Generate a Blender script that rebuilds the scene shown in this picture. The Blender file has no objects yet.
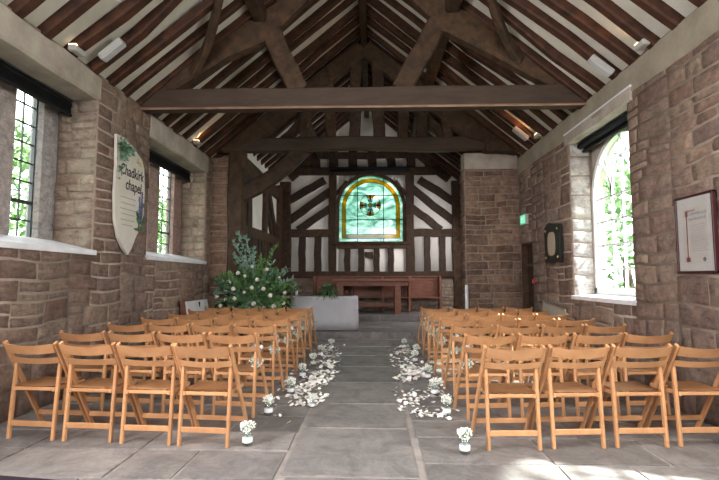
import bpy, bmesh, math, random
from mathutils import Vector, Matrix, noise
PI = math.pi
sc = bpy.context.scene
# ------------------------------------------------------------------ camera
cam_d = bpy.data.cameras.new('camera'); cam = bpy.data.objects.new('camera', cam_d)
sc.collection.objects.link(cam); sc.camera = cam
cam_d.lens = 24.0; cam_d.sensor_width = 36.0; cam_d.clip_start = .05; cam_d.clip_end = 300
yaw = math.atan(14.5/479.3); pit = math.atan(38.5/479.3)
cam.location = (0, 0, 1.35); cam.rotation_euler = (PI/2+pit, 0, yaw)
# ------------------------------------------------------------------ world, sun, exposure
sc.view_settings.view_transform = 'Standard'; sc.view_settings.look = 'None'
sc.view_settings.exposure = 0.22; sc.view_settings.gamma = 1.0
wd = bpy.data.worlds.new('World'); sc.world = wd; wd.use_nodes = True
bg = wd.node_tree.nodes['Background']
bg.inputs[0].default_value = (.95, .94, 1.0, 1); bg.inputs[1].default_value = 8.0
sun_d = bpy.data.lights.new('sun', 'SUN'); sun = bpy.data.objects.new('sun', sun_d); sc.collection.objects.link(sun)
sun_d.energy = 27; sun_d.angle = math.radians(1.6); sun_d.color = (1, .98, .96)
sun.rotation_euler = Vector((-.80, .25, -1.0)).to_track_quat('-Z', 'Y').to_euler()

def area(name, loc, direction, sx, sy, power, color=(1, 1, 1), portal=False):
    d = bpy.data.lights.new(name, 'AREA'); d.shape = 'RECTANGLE'; d.size = sx; d.size_y = sy; d.energy = power; d.color = color
    o = bpy.data.objects.new(name, d); sc.collection.objects.link(o); o.location = loc
    o.rotation_euler = Vector(direction).to_track_quat('-Z', 'Z').to_euler()
    if portal: d.cycles.is_portal = True
    return o
# window portals (guide the sky light only)
area('portal_light', (-4.35, 4.8, 2.6), (1, 0, 0), 2.6, 2.0, 1, portal=True)
area('portal_light', (-4.35, 8.5, 2.6), (1, 0, 0), 2.6, 2.0, 1, portal=True)
area('portal_light', (3.75, 6.75, 2.3), (-1, 0, 0), 2.0, 2.5, 1, portal=True)
area('portal_light', (3.75, 2.25, 2.3), (-1, 0, 0), 2.0, 2.5, 1, portal=True)
area('portal_light', (-.1, 15.5, 3.5), (0, -1, 0), 2.1, 2.1, 1, portal=True)
# fill lamps added in unseen west, north and south openings and in the chancel
area('west_fill_light', (-.2, -2.75, 3.9), (0, 1, -.28), 3.2, 2.8, 165, (1, .96, .95))  # added to brighten surfaces that face the camera
area('north_fill_light', (-3.7, 1.25, 2.7), (1, .5, -.75), 2.0, 1.7, 330, (1, .97, 1))  # added to brighten the chair seats from the side and above
area('south_fill_light', (3.32, 2.2, 2.75), (-1, .45, -.75), 1.7, 1.4, 170, (1, .98, .96))  # extra lamp for the seats, on top of this window's sky light
area('chancel_fill_light', (2.55, 12.9, 2.7), (-1, .15, -.35), 1.6, 1.8, 80, (1, .97, .96))  # added to brighten the chancel; the wall behind has no window

# ------------------------------------------------------------------ constants
XL, XR, ZW = -3.5, 3.12, 3.9
RX, RZ = -.22, 6.66
YW, YN, YE = -2.9, 10.25, 15.0        # west wall, nave end, east wall
TW = .55
# ------------------------------------------------------------------ helpers
def col(o): sc.collection.objects.link(o); return o
def obj(name, bm, m, parent=None, smooth=False, loc=None):
    me = bpy.data.meshes.new(name)
    bmesh.ops.recalc_face_normals(bm, faces=bm.faces) if not smooth == 'keep' else None
    if smooth: 
        for f in bm.faces: f.smooth = True
    bm.to_mesh(me); bm.free()
    for mm in (m if isinstance(m, (list, tuple)) else [m]): me.materials.append(mm)
    o = bpy.data.objects.new(name, me); col(o)
    if parent: o.parent = parent
    if loc: o.location = loc
    return o
def thing(name, label, cat, loc=(0, 0, 0), rz=0, group=None):
    o = bpy.data.objects.new(name, None); col(o); o.location = loc; o.rotation_euler = (0, 0, rz)
    o.empty_display_size = .1
    o['label'] = label; o['category'] = cat
    if group: o['group'] = group
    return o
def tag(o, label, cat, group=None):
    o['label'] = label; o['category'] = cat
    if group: o['group'] = group
    return o
def copy_tree(o, parent=None):
    c = o.copy(); col(c)
    if parent: c.parent = parent
    for ch in list(o.children): copy_tree(ch, c)
    return c
def st(o): o['kind'] = 'structure'; return o
def bm_new(): return bmesh.new()
def box(bm, a, b, mi=0, bev=0):
    r = bmesh.ops.create_cube(bm, size=1)
    vs = r['verts']
    for v in vs:
        v.co = Vector(((a[i]+b[i])/2 + v.co[i]*(b[i]-a[i]) for i in range(3)))
    fs = {f for v in vs for f in v.link_faces}
    for f in fs: f.material_index = mi
    if bev:
        es = list({e for v in vs for e in v.link_edges})
        bmesh.ops.bevel(bm, geom=es, offset=bev, segments=1, affect='EDGES')
    return vs
def hexa(bm, pts, mi=0):
    vs = [bm.verts.new(p) for p in pts]
    for q in ((0, 3, 2, 1), (4, 5, 6, 7), (0, 1, 5, 4), (1, 2, 6, 5), (2, 3, 7, 6), (3, 0, 4, 7)):
        f = bm.faces.new([vs[i] for i in q]); f.material_index = mi
def sweep(bm, pts, w, h, up=(0, 0, 1), bev=.0, mi=0, taper=None, jit=0, seed=0):
    """rectangular (chamfered) section swept along a polyline; w across, h along 'up'"""
    rnd = random.Random(seed)
    up = Vector(up); P = [Vector(p) for p in pts]; rings = []
    n = len(P)
    for i, p in enumerate(P):
        t = (P[min(i+1, n-1)]-P[max(i-1, 0)]).normalized()
        s = t.cross(up).normalized(); u = s.cross(t).normalized()
        k = 1 if taper is None else taper[i]
        a, b = w/2*k, h/2*k
        if jit: a *= 1+rnd.uniform(-jit, jit); b *= 1+rnd.uniform(-jit, jit)
        c = min(bev, a*.8, b*.8)
        if c > 0: prof = [(-a, -b+c), (-a+c, -b), (a-c, -b), (a, -b+c), (a, b-c), (a-c, b), (-a+c, b), (-a, b-c)]
        else: prof = [(-a, -b), (a, -b), (a, b), (-a, b)]
        rings.append([bm.verts.new(p+s*x+u*y) for x, y in prof])
    m = len(rings[0])
    for i in range(n-1):
        for j in range(m):
            f = bm.faces.new((rings[i][j], rings[i][(j+1) % m], rings[i+1][(j+1) % m], rings[i+1][j])); f.material_index = mi
    f = bm.faces.new(rings[0][::-1]); f.material_index = mi
    f = bm.faces.new(rings[-1]); f.material_index = mi
def timber(bm, a, b, w, h, up=(0, 0, 1), seed=0, wob=.02, n=7, bow=0, bev=.02):
    """hand-hewn timber from a to b, slightly crooked; bow lifts the middle along 'up'"""
    a, b = Vector(a), Vector(b); t = (b-a).normalized(); upv = Vector(up)
    s = t.cross(upv).normalized(); u = s.cross(t)
    pts = []
    for i in range(n+1):
        k = i/n; e = math.sin(k*PI)
        q = a.lerp(b, k)+u*(bow*e)
        q += s*(wob*noise.noise(Vector((seed*3.1, k*3, 1)))*e*2)+u*(wob*noise.noise(Vector((seed*1.7, k*3, 7)))*e*2)
        pts.append(q)
    sweep(bm, pts, w, h, up, bev, jit=.05 if wob else 0, seed=seed)
def tube(bm, pts, r, n=8, mi=0, radii=None, cap=True):
    P = [Vector(p) for p in pts]; rings = []
    for i, p in enumerate(P):
        t = (P[min(i+1, len(P)-1)]-P[max(i-1, 0)]).normalized()
        ref = Vector((0, 0, 1)) if abs(t.z) < .9 else Vector((1, 0, 0))
        s = t.cross(ref).normalized(); u = s.cross(t)
        rr = radii[i] if radii else r
        rings.append([bm.verts.new(p+s*rr*math.cos(2*PI*j/n)+u*rr*math.sin(2*PI*j/n)) for j in range(n)])
    for i in range(len(P)-1):
        for j in range(n):
            f = bm.faces.new((rings[i][j], rings[i][(j+1) % n], rings[i+1][(j+1) % n], rings[i+1][j])); f.material_index = mi
    if cap:
        bm.faces.new(rings[0][::-1]).material_index = mi; bm.faces.new(rings[-1]).material_index = mi
def lathe(bm, prof, n=20, c=(0, 0, 0), mi=0):
    rings = [[bm.verts.new((c[0]+r*math.cos(2*PI*j/n), c[1]+r*math.sin(2*PI*j/n), c[2]+z)) for j in range(n)] for r, z in prof]
    for i in range(len(prof)-1):
        for j in range(n):
            bm.faces.new((rings[i][j], rings[i][(j+1) % n], rings[i+1][(j+1) % n], rings[i+1][j])).material_index = mi
    bm.faces.new(rings[0][::-1]).material_index = mi; bm.faces.new(rings[-1]).material_index = mi
def ball(bm, c, r, sub=1, sc3=(1, 1, 1), mi=0):
    vs = bmesh.ops.create_icosphere(bm, subdivisions=sub, radius=r)['verts']
    for v in vs: v.co = Vector((v.co.x*sc3[0]+c[0], v.co.y*sc3[1]+c[1], v.co.z*sc3[2]+c[2]))
    for f in {f for v in vs for f in v.link_faces}: f.material_index = mi; f.smooth = True
def extrude_outline(bm, pts2, place, d0, d1, mi=0):
    """pts2: 2D outline; place(u,v,d)->3D; solid between depths"""
    a = [bm.verts.new(place(u, v, d0)) for u, v in pts2]; b = [bm.verts.new(place(u, v, d1)) for u, v in pts2]
    n = len(a)
    bm.faces.new(a[::-1]).material_index = mi; bm.faces.new(b).material_index = mi
    for i in range(n): bm.faces.new((a[i], a[(i+1) % n], b[(i+1) % n], b[i])).material_index = mi
def leaf(bm, c, d, length, width, mi=0, rnd=random):
    d = Vector(d).normalized(); s = d.cross(Vector((rnd.uniform(-1, 1), rnd.uniform(-1, 1), rnd.uniform(-1, 1)))).normalized()
    nn = s.cross(d); c = Vector(c)
    p = [c, c+d*length*.5+s*width/2+nn*width*.15, c+d*length-nn*length*.12, c+d*length*.5-s*width/2+nn*width*.15, c+d*length*.5]
    v = [bm.verts.new(q) for q in p]
    for q in ((0, 1, 4), (0, 4, 3), (1, 2, 4), (4, 2, 3)): bm.faces.new([v[i] for i in q]).material_index = mi

# ------------------------------------------------------------------ materials
def mat(name, base, rough=.7, spec=.3, **k):
    m = bpy.data.materials.new(name); m.use_nodes = True
    b = m.node_tree.nodes['Principled BSDF']
    b.inputs['Base Color'].default_value = (*base, 1); b.inputs['Roughness'].default_value = rough
    b.inputs['Specular IOR Level'].default_value = spec
    for kk, v in k.items(): b.inputs[kk.replace('_', ' ')].default_value = v
    return m
def ramp(nt, fac, stops):
    r = nt.nodes.new('ShaderNodeValToRGB'); e = r.color_ramp.elements
    e[0].position, e[0].color = stops[0][0], (*stops[0][1], 1); e[1].position, e[1].color = stops[-1][0], (*stops[-1][1], 1)
    for p, c in stops[1:-1]:
        q = e.new(p); q.color = (*c, 1)
    nt.links.new(fac, r.inputs[0]); return r.outputs[0]
def noise_n(nt, scale, detail=5, rough=.6, vec=None, dist=0):
    n = nt.nodes.new('ShaderNodeTexNoise'); n.inputs['Scale'].default_value = scale
    n.inputs['Detail'].default_value = detail; n.inputs['Roughness'].default_value = rough; n.inputs['Distortion'].default_value = dist
    if vec: nt.links.new(vec, n.inputs['Vector'])
    return n.outputs[0]
def coords(nt, scale=(1, 1, 1), which='Object'):
    t = nt.nodes.new('ShaderNodeTexCoord'); m = nt.nodes.new('ShaderNodeMapping'); m.inputs['Scale'].default_value = scale
    nt.links.new(t.outputs[which], m.inputs[0]); return m.outputs[0]
def mix(nt, fac, a, b, mode='MIX'):
    m = nt.nodes.new('ShaderNodeMix'); m.data_type = 'RGBA'; m.blend_type = mode
    for i, v in ((0, fac), (6, a), (7, b)):
        if isinstance(v, (int, float)): m.inputs[i].default_value = v
        elif isinstance(v, tuple): m.inputs[i].default_value = (*v, 1)
        else: nt.links.new(v, m.inputs[i])
    return m.outputs[2]
def bump(m, height, strength=.4, dist=.02):
    nt = m.node_tree; b = nt.nodes.new('ShaderNodeBump'); b.inputs['Strength'].default_value = strength; b.inputs['Distance'].default_value = dist
    nt.links.new(height, b.inputs['Height']); nt.links.new(b.outputs[0], nt.nodes['Principled BSDF'].inputs['Normal'])
def setcol(m, c): m.node_tree.links.new(c, m.node_tree.nodes['Principled BSDF'].inputs['Base Color'])
def island(nt):
    g = nt.nodes.new('ShaderNodeNewGeometry'); return g.outputs['Random Per Island']
def objrand(nt):
    g = nt.nodes.new('ShaderNodeObjectInfo'); return g.outputs['Random']

def stone_mat(name, stops, rough=.9, big=.8, lichen=None, blot=.35):
    m = mat(name, (.3, .25, .2), rough, .2); nt = m.node_tree; v = coords(nt)
    c = ramp(nt, island(nt), stops)
    c = mix(nt, ramp(nt, noise_n(nt, 3.2, 7, .7, v, .8), [(.42, (0, 0, 0)), (.62, (blot,)*3)]), c, (.40, .33, .27))
    c = mix(nt, ramp(nt, noise_n(nt, 4.1, 7, .7, v, 1.2), [(.50, (0, 0, 0)), (.68, (blot*1.4,)*3)]), c, (.15, .095, .08))
    c = mix(nt, .8, c, ramp(nt, noise_n(nt, 11, 9, .8, v), [(.3, (.40, .38, .37)), (.5, (.85, .83, .82)), (.7, (1.4, 1.3, 1.2))]), 'MULTIPLY')
    bed = noise_n(nt, 6, 8, .75, coords(nt, (1, 1, 4.5)), .5)
    c = mix(nt, .7, c, ramp(nt, bed, [(.34, (.45, .42, .40)), (.46, (.95, .93, .9)), (.7, (1.15, 1.1, 1.02))]), 'MULTIPLY')
    c = mix(nt, big, c, ramp(nt, noise_n(nt, 1.1, 4, .6, v), [(.32, (.68, .68, .70)), (.5, (1, 1, 1)), (.7, (1.25, 1.18, 1.1))]), 'MULTIPLY')
    if lichen: c = mix(nt, ramp(nt, noise_n(nt, 2.3, 6, .7, v, .6), [(.5, (0, 0, 0)), (.66, (.75, .75, .75))]), c, lichen)
    setcol(m, c); bump(m, mix(nt, .5, noise_n(nt, 18, 9, .8, v), bed), 1.0, .06); return m
M = {}
M['stone'] = stone_mat('sandstone rubble', [(0, (.24, .155, .125)), (.3, (.31, .215, .175)), (.6, (.28, .20, .165)), (.85, (.38, .29, .225)), (1, (.25, .185, .165))])
M['stone_pale'] = stone_mat('weathered grey sandstone', [(0, (.30, .22, .18)), (.4, (.48, .38, .30)), (.7, (.40, .32, .27)), (1, (.60, .50, .40))], lichen=(.42, .38, .28))
M['jamb_stone'] = stone_mat('pale dressed stone', [(0, (.48, .47, .48)), (.5, (.62, .59, .60)), (1, (.55, .50, .50))], big=.4)
M['pink_stone'] = stone_mat('pink dressed stone', [(0, (.50, .34, .31)), (1, (.56, .42, .38))], big=.4)
M['dark_stone'] = stone_mat('brown chancel stone', [(0, (.17, .10, .07)), (.5, (.25, .16, .115)), (1, (.32, .215, .15))])
def plain_noise(name, a, b, scale=4, rough=.9, bs=.3, detail=6, bscale=30, spec=.3):
    m = mat(name, a, rough, spec); nt = m.node_tree; v = coords(nt)
    setcol(m, ramp(nt, noise_n(nt, scale, detail, .65, v), [(.3, a), (.7, b)]))
    bump(m, noise_n(nt, bscale, 5, .6, v), bs, .01); return m
M['mortar'] = plain_noise('lime mortar', (.22, .165, .13), (.36, .285, .225), 5)
M['mortar_floor'] = plain_noise('floor mortar', (.20, .175, .16), (.36, .325, .29), 5)
M['limewash'] = plain_noise('limewashed lintel', (.28, .235, .195), (.48, .42, .36), 2.5, bs=.5)
M['plaster'] = plain_noise('white plaster', (.72, .68, .62), (.88, .85, .79), 1.6, bs=.15)
M['band'] = plain_noise('grey green plaster band', (.22, .185, .14), (.36, .31, .24), 2.2)
M['sill'] = plain_noise('white painted sill', (.62, .61, .62), (.82, .81, .82), 5, .5, .1)
def wood(name, a, b, sc_=(1, 1, 1), scale=3, rough=.6, spec=.35, vary=.0, axis=None, bs=.25, stretch=(8, 8, .7)):
    m = mat(name, a, rough, spec); nt = m.node_tree; v = coords(nt, stretch)
    c = ramp(nt, noise_n(nt, scale, 6, .65, v, .4), [(.3, a), (.7, b)])
    if vary: c = mix(nt, 1.0, c, ramp(nt, objrand(nt), [(0, (1-vary,)*3), (1, (1+vary,)*3)]), 'MULTIPLY')
    setcol(m, c); bump(m, noise_n(nt, scale*3, 5, .6, v), bs, .008); return m
M['oak'] = wood('dark hewn oak', (.016, .009, .005), (.085, .044, .022), stretch=(3, 3, 3), scale=2.2, rough=.75, vary=.25, bs=.6)
M['oak_tie'] = wood('dark tie beam oak', (.034, .021, .013), (.068, .043, .029), stretch=(1, 5, 5), scale=2.2, rough=.7, bs=.3)
M['stud_dark'] = wood('black brown stud', (.018, .010, .007), (.06, .034, .022), stretch=(3, 3, 3), rough=.75)
M['oak_lit'] = wood('lit oak edge', (.16, .085, .055), (.34, .20, .14), stretch=(1, 4, 4), rough=.7)  # pale tone stands for light caught on the beam's lower chamfer
M['rafter'] = wood('red brown rafter', (.016, .007, .004), (.090, .031, .014), stretch=(3, 3, 3), scale=2, rough=.7, bs=.4)
M['beech'] = wood('honey beech', (.44, .212, .090), (.55, .290, .135), stretch=(5, 8, 3), scale=2.2, rough=.42, spec=.45, vary=.12, bs=.06)
M['altar_wood'] = wood('red altar oak', (.11, .040, .024), (.22, .085, .05), stretch=(2, 6, 6), scale=2, rough=.5, vary=.1)
M['black'] = mat('black fabric', (.008, .008, .009), .85)
M['iron'] = mat('iron', (.03, .035, .035), .5, .5)
M['white_paint'] = mat('white gloss paint', (.80, .80, .80), .4)
M['white_plastic'] = mat('white plastic', (.42, .41, .39), .45)
M['cloth'] = plain_noise('white linen', (.76, .75, .78), (.88, .87, .89), 3, .95, .2, bscale=60)
M['green_dark'] = plain_noise('dark foliage', (.03, .08, .04), (.12, .22, .10), 14, .6, .1)
M['green'] = plain_noise('mid foliage', (.05, .13, .035), (.17, .30, .10), 14, .6, .1)
M['euc'] = plain_noise('eucalyptus foliage', (.12, .22, .16), (.28, .40, .31), 14, .7, .1)
M['gyp_green'] = plain_noise('pale stems', (.18, .27, .15), (.34, .42, .28), 20, .8, .1)
M['rose'] = plain_noise('cream rose', (.74, .70, .60), (.86, .83, .76), 30, .7, .1)
M['blossom'] = mat('white blossom', (.82, .84, .78), .8)
M['pinkrose'] = plain_noise('blush rose', (.72, .55, .55), (.84, .76, .75), 30, .7, .1)
m = mat('petals', (.8, .8, .78), .75); nt = m.node_tree
setcol(m, ramp(nt, island(nt), [(0, (.86, .85, .80)), (.5, (.90, .89, .84)), (.75, (.86, .78, .72)), (.86, (.9, .9, .9)), (1, (.74, .62, .44))])); M['petal_stuff'] = m
m = mat('petal', (.8, .8, .78), .75); nt = m.node_tree
setcol(m, ramp(nt, objrand(nt), [(0, (.86, .85, .80)), (.5, (.90, .89, .84)), (.75, (.86, .78, .72)), (.86, (.9, .9, .9)), (1, (.74, .62, .44))])); M['petal'] = m
M['dark_green_box'] = mat('dark wall bracket', (.02, .03, .02), .5)
# flagstones
m = mat('flagstones', (.2, .2, .2), .5, .35); nt = m.node_tree; v = coords(nt)
c = ramp(nt, island(nt), [(0, (.165, .153, .148)), (.35, (.225, .208, .198)), (.7, (.195, .182, .176)), (1, (.27, .25, .235))])
c = mix(nt, 1.0, c, ramp(nt, noise_n(nt, 3.0, 10, .78, v, .7), [(.32, (.5, .49, .5)), (.5, (.92, .92, .92)), (.72, (1.45, 1.38, 1.28))]), 'MULTIPLY')
c = mix(nt, .5, c, ramp(nt, noise_n(nt, 26, 6, .7, v), [(.3, (.7, .7, .7)), (.7, (1.2, 1.18, 1.15))]), 'MULTIPLY')
setcol(m, c); bump(m, noise_n(nt, 14, 8, .7, v), .35, .01)
rr = nt.nodes.new('ShaderNodeMapRange'); rr.inputs[3].default_value = .32; rr.inputs[4].default_value = .72
nt.links.new(noise_n(nt, 4, 5, .6, v), rr.inputs[0]); nt.links.new(rr.outputs[0], nt.nodes['Principled BSDF'].inputs['Roughness'])
M['flag'] = m
# glass
def clear_glass(name, tint=(1, 1, 1), gloss=.06, trans=0, tcol=(1, 1, 1), noisy=None):
    m = bpy.data.materials.new(name); m.use_nodes = True; nt = m.node_tree; nt.nodes.clear()
    out = nt.nodes.new('ShaderNodeOutputMaterial'); t = nt.nodes.new('ShaderNodeBsdfTransparent'); g = nt.nodes.new('ShaderNodeBsdfGlossy')
    t.inputs[0].default_value = (*tint, 1); g.inputs['Roughness'].default_value = .08; g.inputs[0].default_value = (.8, .8, .8, 1)
    base = t.outputs[0]
    if trans:
        tl = nt.nodes.new('ShaderNodeBsdfTranslucent'); tl.inputs[0].default_value = (*tcol, 1)
        if noisy:
            cc = ramp(nt, noise_n(nt, noisy[0], 8, .72, coords(nt, (1, 1, 1.8)), 1.2), noisy[1]); nt.links.new(cc, tl.inputs[0]); nt.links.new(cc, t.inputs[0])
        x = nt.nodes.new('ShaderNodeMixShader'); x.inputs[0].default_value = trans
        nt.links.new(base, x.inputs[1]); nt.links.new(tl.outputs[0], x.inputs[2]); base = x.outputs[0]
    x2 = nt.nodes.new('ShaderNodeMixShader'); x2.inputs[0].default_value = gloss
    nt.links.new(base, x2.inputs[1]); nt.links.new(g.outputs[0], x2.inputs[2]); nt.links.new(x2.outputs[0], out.inputs[0]); return m
M['pane'] = clear_glass('window glass', (.9, .95, .93), .05)
M['jar_glass'] = clear_glass('jar glass', (.93, .97, .97), .12)
M['stained'] = clear_glass('turquoise glass', (1, 1, 1), .03, .88, (.3, .6, .5),
    (1.6, [(.32, (.10, .19, .16)), (.45, (.20, .34, .295)), (.54, (.36, .50, .45)), (.64, (.70, .80, .72))]))
M['amber'] = clear_glass('amber glass', (.85, .50, .05), .03, .93, (.80, .45, .03))
M['amber_dark'] = mat('dark lead', (.015, .012, .01), .6)
M['redglass'] = clear_glass('ruby glass', (.25, .03, .02), .03, .7, (.25, .03, .02))
M['blueglass'] = clear_glass('blue glass', (.05, .10, .25), .03, .7, (.04, .08, .2))
M['green_sign'] = mat('exit sign green', (.02, .5, .25), .4, .3, Emission_Color=(.05, .85, .45, 1), Emission_Strength=.45)
M['sign_white'] = mat('exit sign white', (.8, .8, .8), .4, .3, Emission_Color=(.8, 1, .9, 1), Emission_Strength=.7)
M['lamp'] = mat('lamp glass', (.9, .85, .75), .4, .3, Emission_Color=(1, .72, .42, 1), Emission_Strength=2.5)

# ------------------------------------------------------------------ masonry
def stones(bm, O, U, V, N, W, H, excl=(), seed=0, ch=(.11, .24), sw=(.18, .52), prot=(.008, .03), gap=.012, mi=0, mor=1):
    rnd = random.Random(seed); O, U, V, N = map(Vector, (O, U, V, N))
    brk = sorted({0, H, *[e for x in excl for e in (x[1], x[3]) if 0 < e < H]})
    def put(u0, u1, v0, v1):
        nu = 3 if u1-u0 < .3 else 4; nv = 3; p = rnd.uniform(*prot); til = rnd.uniform(-.006, .006)
        us = [u0+gap/2, u0+gap/2+.014]+[u0+(u1-u0)*k/nu for k in range(1, nu)]+[u1-gap/2-.014, u1-gap/2]
        vs_ = [v0+gap/2, v0+gap/2+.012]+[v0+(v1-v0)*k/nv for k in range(1, nv)]+[v1-gap/2-.012, v1-gap/2]
        if us[-1]-us[0] < .05 or vs_[-1]-vs_[0] < .04: return
        # stones keep squarish corners but get rounded at random
        g = []; rc = rnd.uniform(.004, .03)
        for j, b in enumerate(vs_):
            row = []
            for i, a in enumerate(us):
                eu = i in (0, len(us)-1); ev = j in (0, len(vs_)-1)
                d = -.012 if (eu or ev) else max(.005, p+til*(i-2)*.5+rnd.uniform(-.006, .006))
                a2, b2 = a+rnd.uniform(-.005, .005), b+rnd.uniform(-.006, .006)
                wv = min(1, 8*min(b, H-b, .125)) * min([1]+[8*min(abs(b-x[1]), abs(b-x[3])) for x in excl if x[0]-.2 < a < x[2]+.2])
                wu = min(1, 8*min(a, W-a, .125)) * min([1]+[8*min(abs(a-x[0]), abs(a-x[2])) for x in excl if x[1]-.1 < b < x[3]+.1])
                b2 += .045*noise.noise(Vector((a*1.6, b*1.6, seed)))*max(0, min(1, wv)); a2 += .05*noise.noise(Vector((a*2.1, b*2.6, seed+9)))*max(0, min(1, wu))
                if eu and ev: a2 += rc*(1 if i == 0 else -1); b2 += rc*(1 if j == 0 else -1)*.6
                row.append(bm.verts.new(O+U*a2+V*b2+N*d))
            g.append(row)
        for j in range(len(vs_)-1):
            for i in range(len(us)-1):
                f = bm.faces.new((g[j][i], g[j][i+1], g[j+1][i+1], g[j+1][i])); f.material_index = mi; f.smooth = True
    chunks = [0]
    while chunks[-1] < W: chunks.append(chunks[-1]+rnd.uniform(1.0, 2.4)*(1 if W > 2 else 9))
    chunks[-1] = W
    if len(chunks) > 2 and chunks[-1]-chunks[-2] < .5: chunks.pop(-2)
    for a, b, c0, c1 in [(a, b, c, d) for a, b in zip(brk, brk[1:]) for c, d in zip(chunks, chunks[1:])]:
        n = max(1, round((b-a)/rnd.uniform(ch[0]+.03, ch[1]-.03)))
        hs = [rnd.uniform(.6, 1.4) for _ in range(n)]; s = sum(hs); v = a
        for h in hs:
            v1 = v+h/s*(b-a); mid = (v+v1)/2
            segs = [(c0, c1)]
            for x in excl:
                if x[1] < mid < x[3]:
                    segs = [q for (p, r) in segs for q in ((p, min(r, x[0])), (max(p, x[2]), r)) if q[1]-q[0] > .03]
            for p, r in segs:
                u = p
                while u < r-1e-4:
                    w = rnd.uniform(*sw)*(1.2 if v1-v > .18 else 1)
                    if r-(u+w) < .14: w = r-u
                    if v1-v > .2 and rnd.random() < .35 and w < .45:
                        t = rnd.uniform(.35, .65); put(u, u+w, v, v+(v1-v)*t); put(u, u+w, v+(v1-v)*t, v1)
                    else: put(u, u+w, v, v1)
                    u += w
            v = v1
def wall_boxes(bm, x0, x1, y0, y1, z1, holes, mi=1, along='y', z0=-.1):
    """solid wall with rectangular holes; holes = (a0,z0,a1,z1) along the wall"""
    cuts = sorted({(y0 if along == 'y' else x0), (y1 if along == 'y' else x1), *[h[0] for h in holes], *[h[2] for h in holes]})
    for a, b in zip(cuts, cuts[1:]):
        m = (a+b)/2; hs = [h for h in holes if h[0] < m < h[2]]
        zz = [(z0, z1)]
        for h in hs: zz = [q for (p, r) in zz for q in ((p, min(r, h[1])), (max(p, h[3]), r)) if q[1]-q[0] > 1e-3]
        for p, r in zz:
            if along == 'y': box(bm, (x0, a, p), (x1, b, r), mi)
            else: box(bm, (a, y0, p), (b, y1, r), mi)
# floor -------------------------------------------------------------
bm = bm_new()
box(bm, (XL-.6, YW-.3, -.3), (XR+.6, 10.8, -.012), 1)
rnd = random.Random(4)
def slab(x0, x1, y0, y1):
    g = .011
    vs = [(x0+g, y0+g), (x1-g, y0+g), (x1-g, y1-g), (x0+g, y1-g)]
    vs = [(x+rnd.uniform(-.008, .008), y+rnd.uniform(-.008, .008)) for x, y in vs]
    t = rnd.uniform(-.004, 0); tx, ty = rnd.uniform(-.003, .003), rnd.uniform(-.003, .003)
    cx, cy = (x0+x1)/2, (y0+y1)/2
    top = [(cx+(x-cx)*.985, cy+(y-cy)*.985, t+tx*(x-cx)+ty*(y-cy)) for x, y in vs]
    hexa(bm, [(x, y, -.05) for x, y in vs]+top, 0)
y = YW
while y < 10.7:
    h = rnd.uniform(.75, 1.15); slab(-.65+rnd.uniform(-.02, .02), .33+rnd.uniform(-.02, .02), y, min(y+h, 10.7)); y += h
for x0, x1 in ((XL-.05, -.67), (.35, XR+.05)):
    y = YW
    while y < 10.7:
        h = rnd.uniform(.38, .62); x = x0
        while x < x1-.01:
            w = rnd.uniform(.45, 1.0)
            if x1-(x+w) < .3: w = x1-x
            slab(x, x+w, y, min(y+h, 10.7)); x += w
        y += h
floor = st(obj('floor', bm, [M['flag'], M['mortar_floor']]))
bm = bm_new(); rnd = random.Random(9)
def platform(y0, y1, z, x0=-3.4, x1=3.3):
    box(bm, (x0, y0+.03, z-.4), (x1, y1, z-.012), 1); x = x0
    yy = y0; first = True
    while yy < y1-.01:
        h = .42 if first else rnd.uniform(.5, .8)
        if y1-(yy+h) < .3: h = y1-yy
        x = x0
        while x < x1-.01:
            w = rnd.uniform(.6, 1.4)
            if x1-(x+w) < .4: w = x1-x
            hexa(bm, [(a, b, z-.15 if first else z-.03) for a, b in ((x+.006, yy+.004), (x+w-.006, yy+.004), (x+w-.006, yy+h-.008), (x+.006, yy+h-.008))]
                 + [(a, b, z) for a, b in ((x+.01, yy+.012), (x+w-.01, yy+.012), (x+w-.01, yy+h-.012), (x+.01, yy+h-.012))], 0)
            x += w
        yy += h; first = False
platform(10.72, 13.3, .17); platform(13.25, 15.1, .34)
st(obj('trim_1', bm, [M['flag'], M['mortar_floor']]))['label'] = 'grey stone chancel steps and raised floor'

# left wall ----------------------------------------------------------
WA = (3.5, 1.69, 5.84, 3.62); WB = (7.25, 1.69, 9.78, 3.58); W0 = (.2, 1.69, 2.3, 3.62)
bm = bm_new()
wall_boxes(bm, XL-TW, XL, YW, 10.35, ZW+.05, [WA, WB, W0])
off = lambda h: (h[0]-YW, h[1], h[2]-YW, h[3]+.34)
stones(bm, (XL, YW, 0), (0, 1, 0), (0, 0, 1), (1, 0, 0), 10.35-YW, ZW+.05, [off(WA), off(WB), off(W0)], 3, ch=(.13, .27), sw=(.22, .62), prot=(.002, .012), gap=.010)
for h, s in ((WA, 11), (WB, 12)):
    stones(bm, (XL, h[2], h[1]), (-1, 0, 0), (0, 0, 1), (0, -1, 0), .50, h[3]-h[1], (), s, ch=(.12, .26), sw=(.16, .36), prot=(.01, .045), mi=2)
    stones(bm, (XL-.5, h[0], h[1]), (1, 0, 0), (0, 0, 1), (0, 1, 0), .50, h[3]-h[1], (), s+5, ch=(.12, .26), sw=(.16, .36), mi=2)
wall_l = st(obj('wall_left', bm, [M['stone'], M['mortar'], M['stone_pale']], smooth='keep'))
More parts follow.
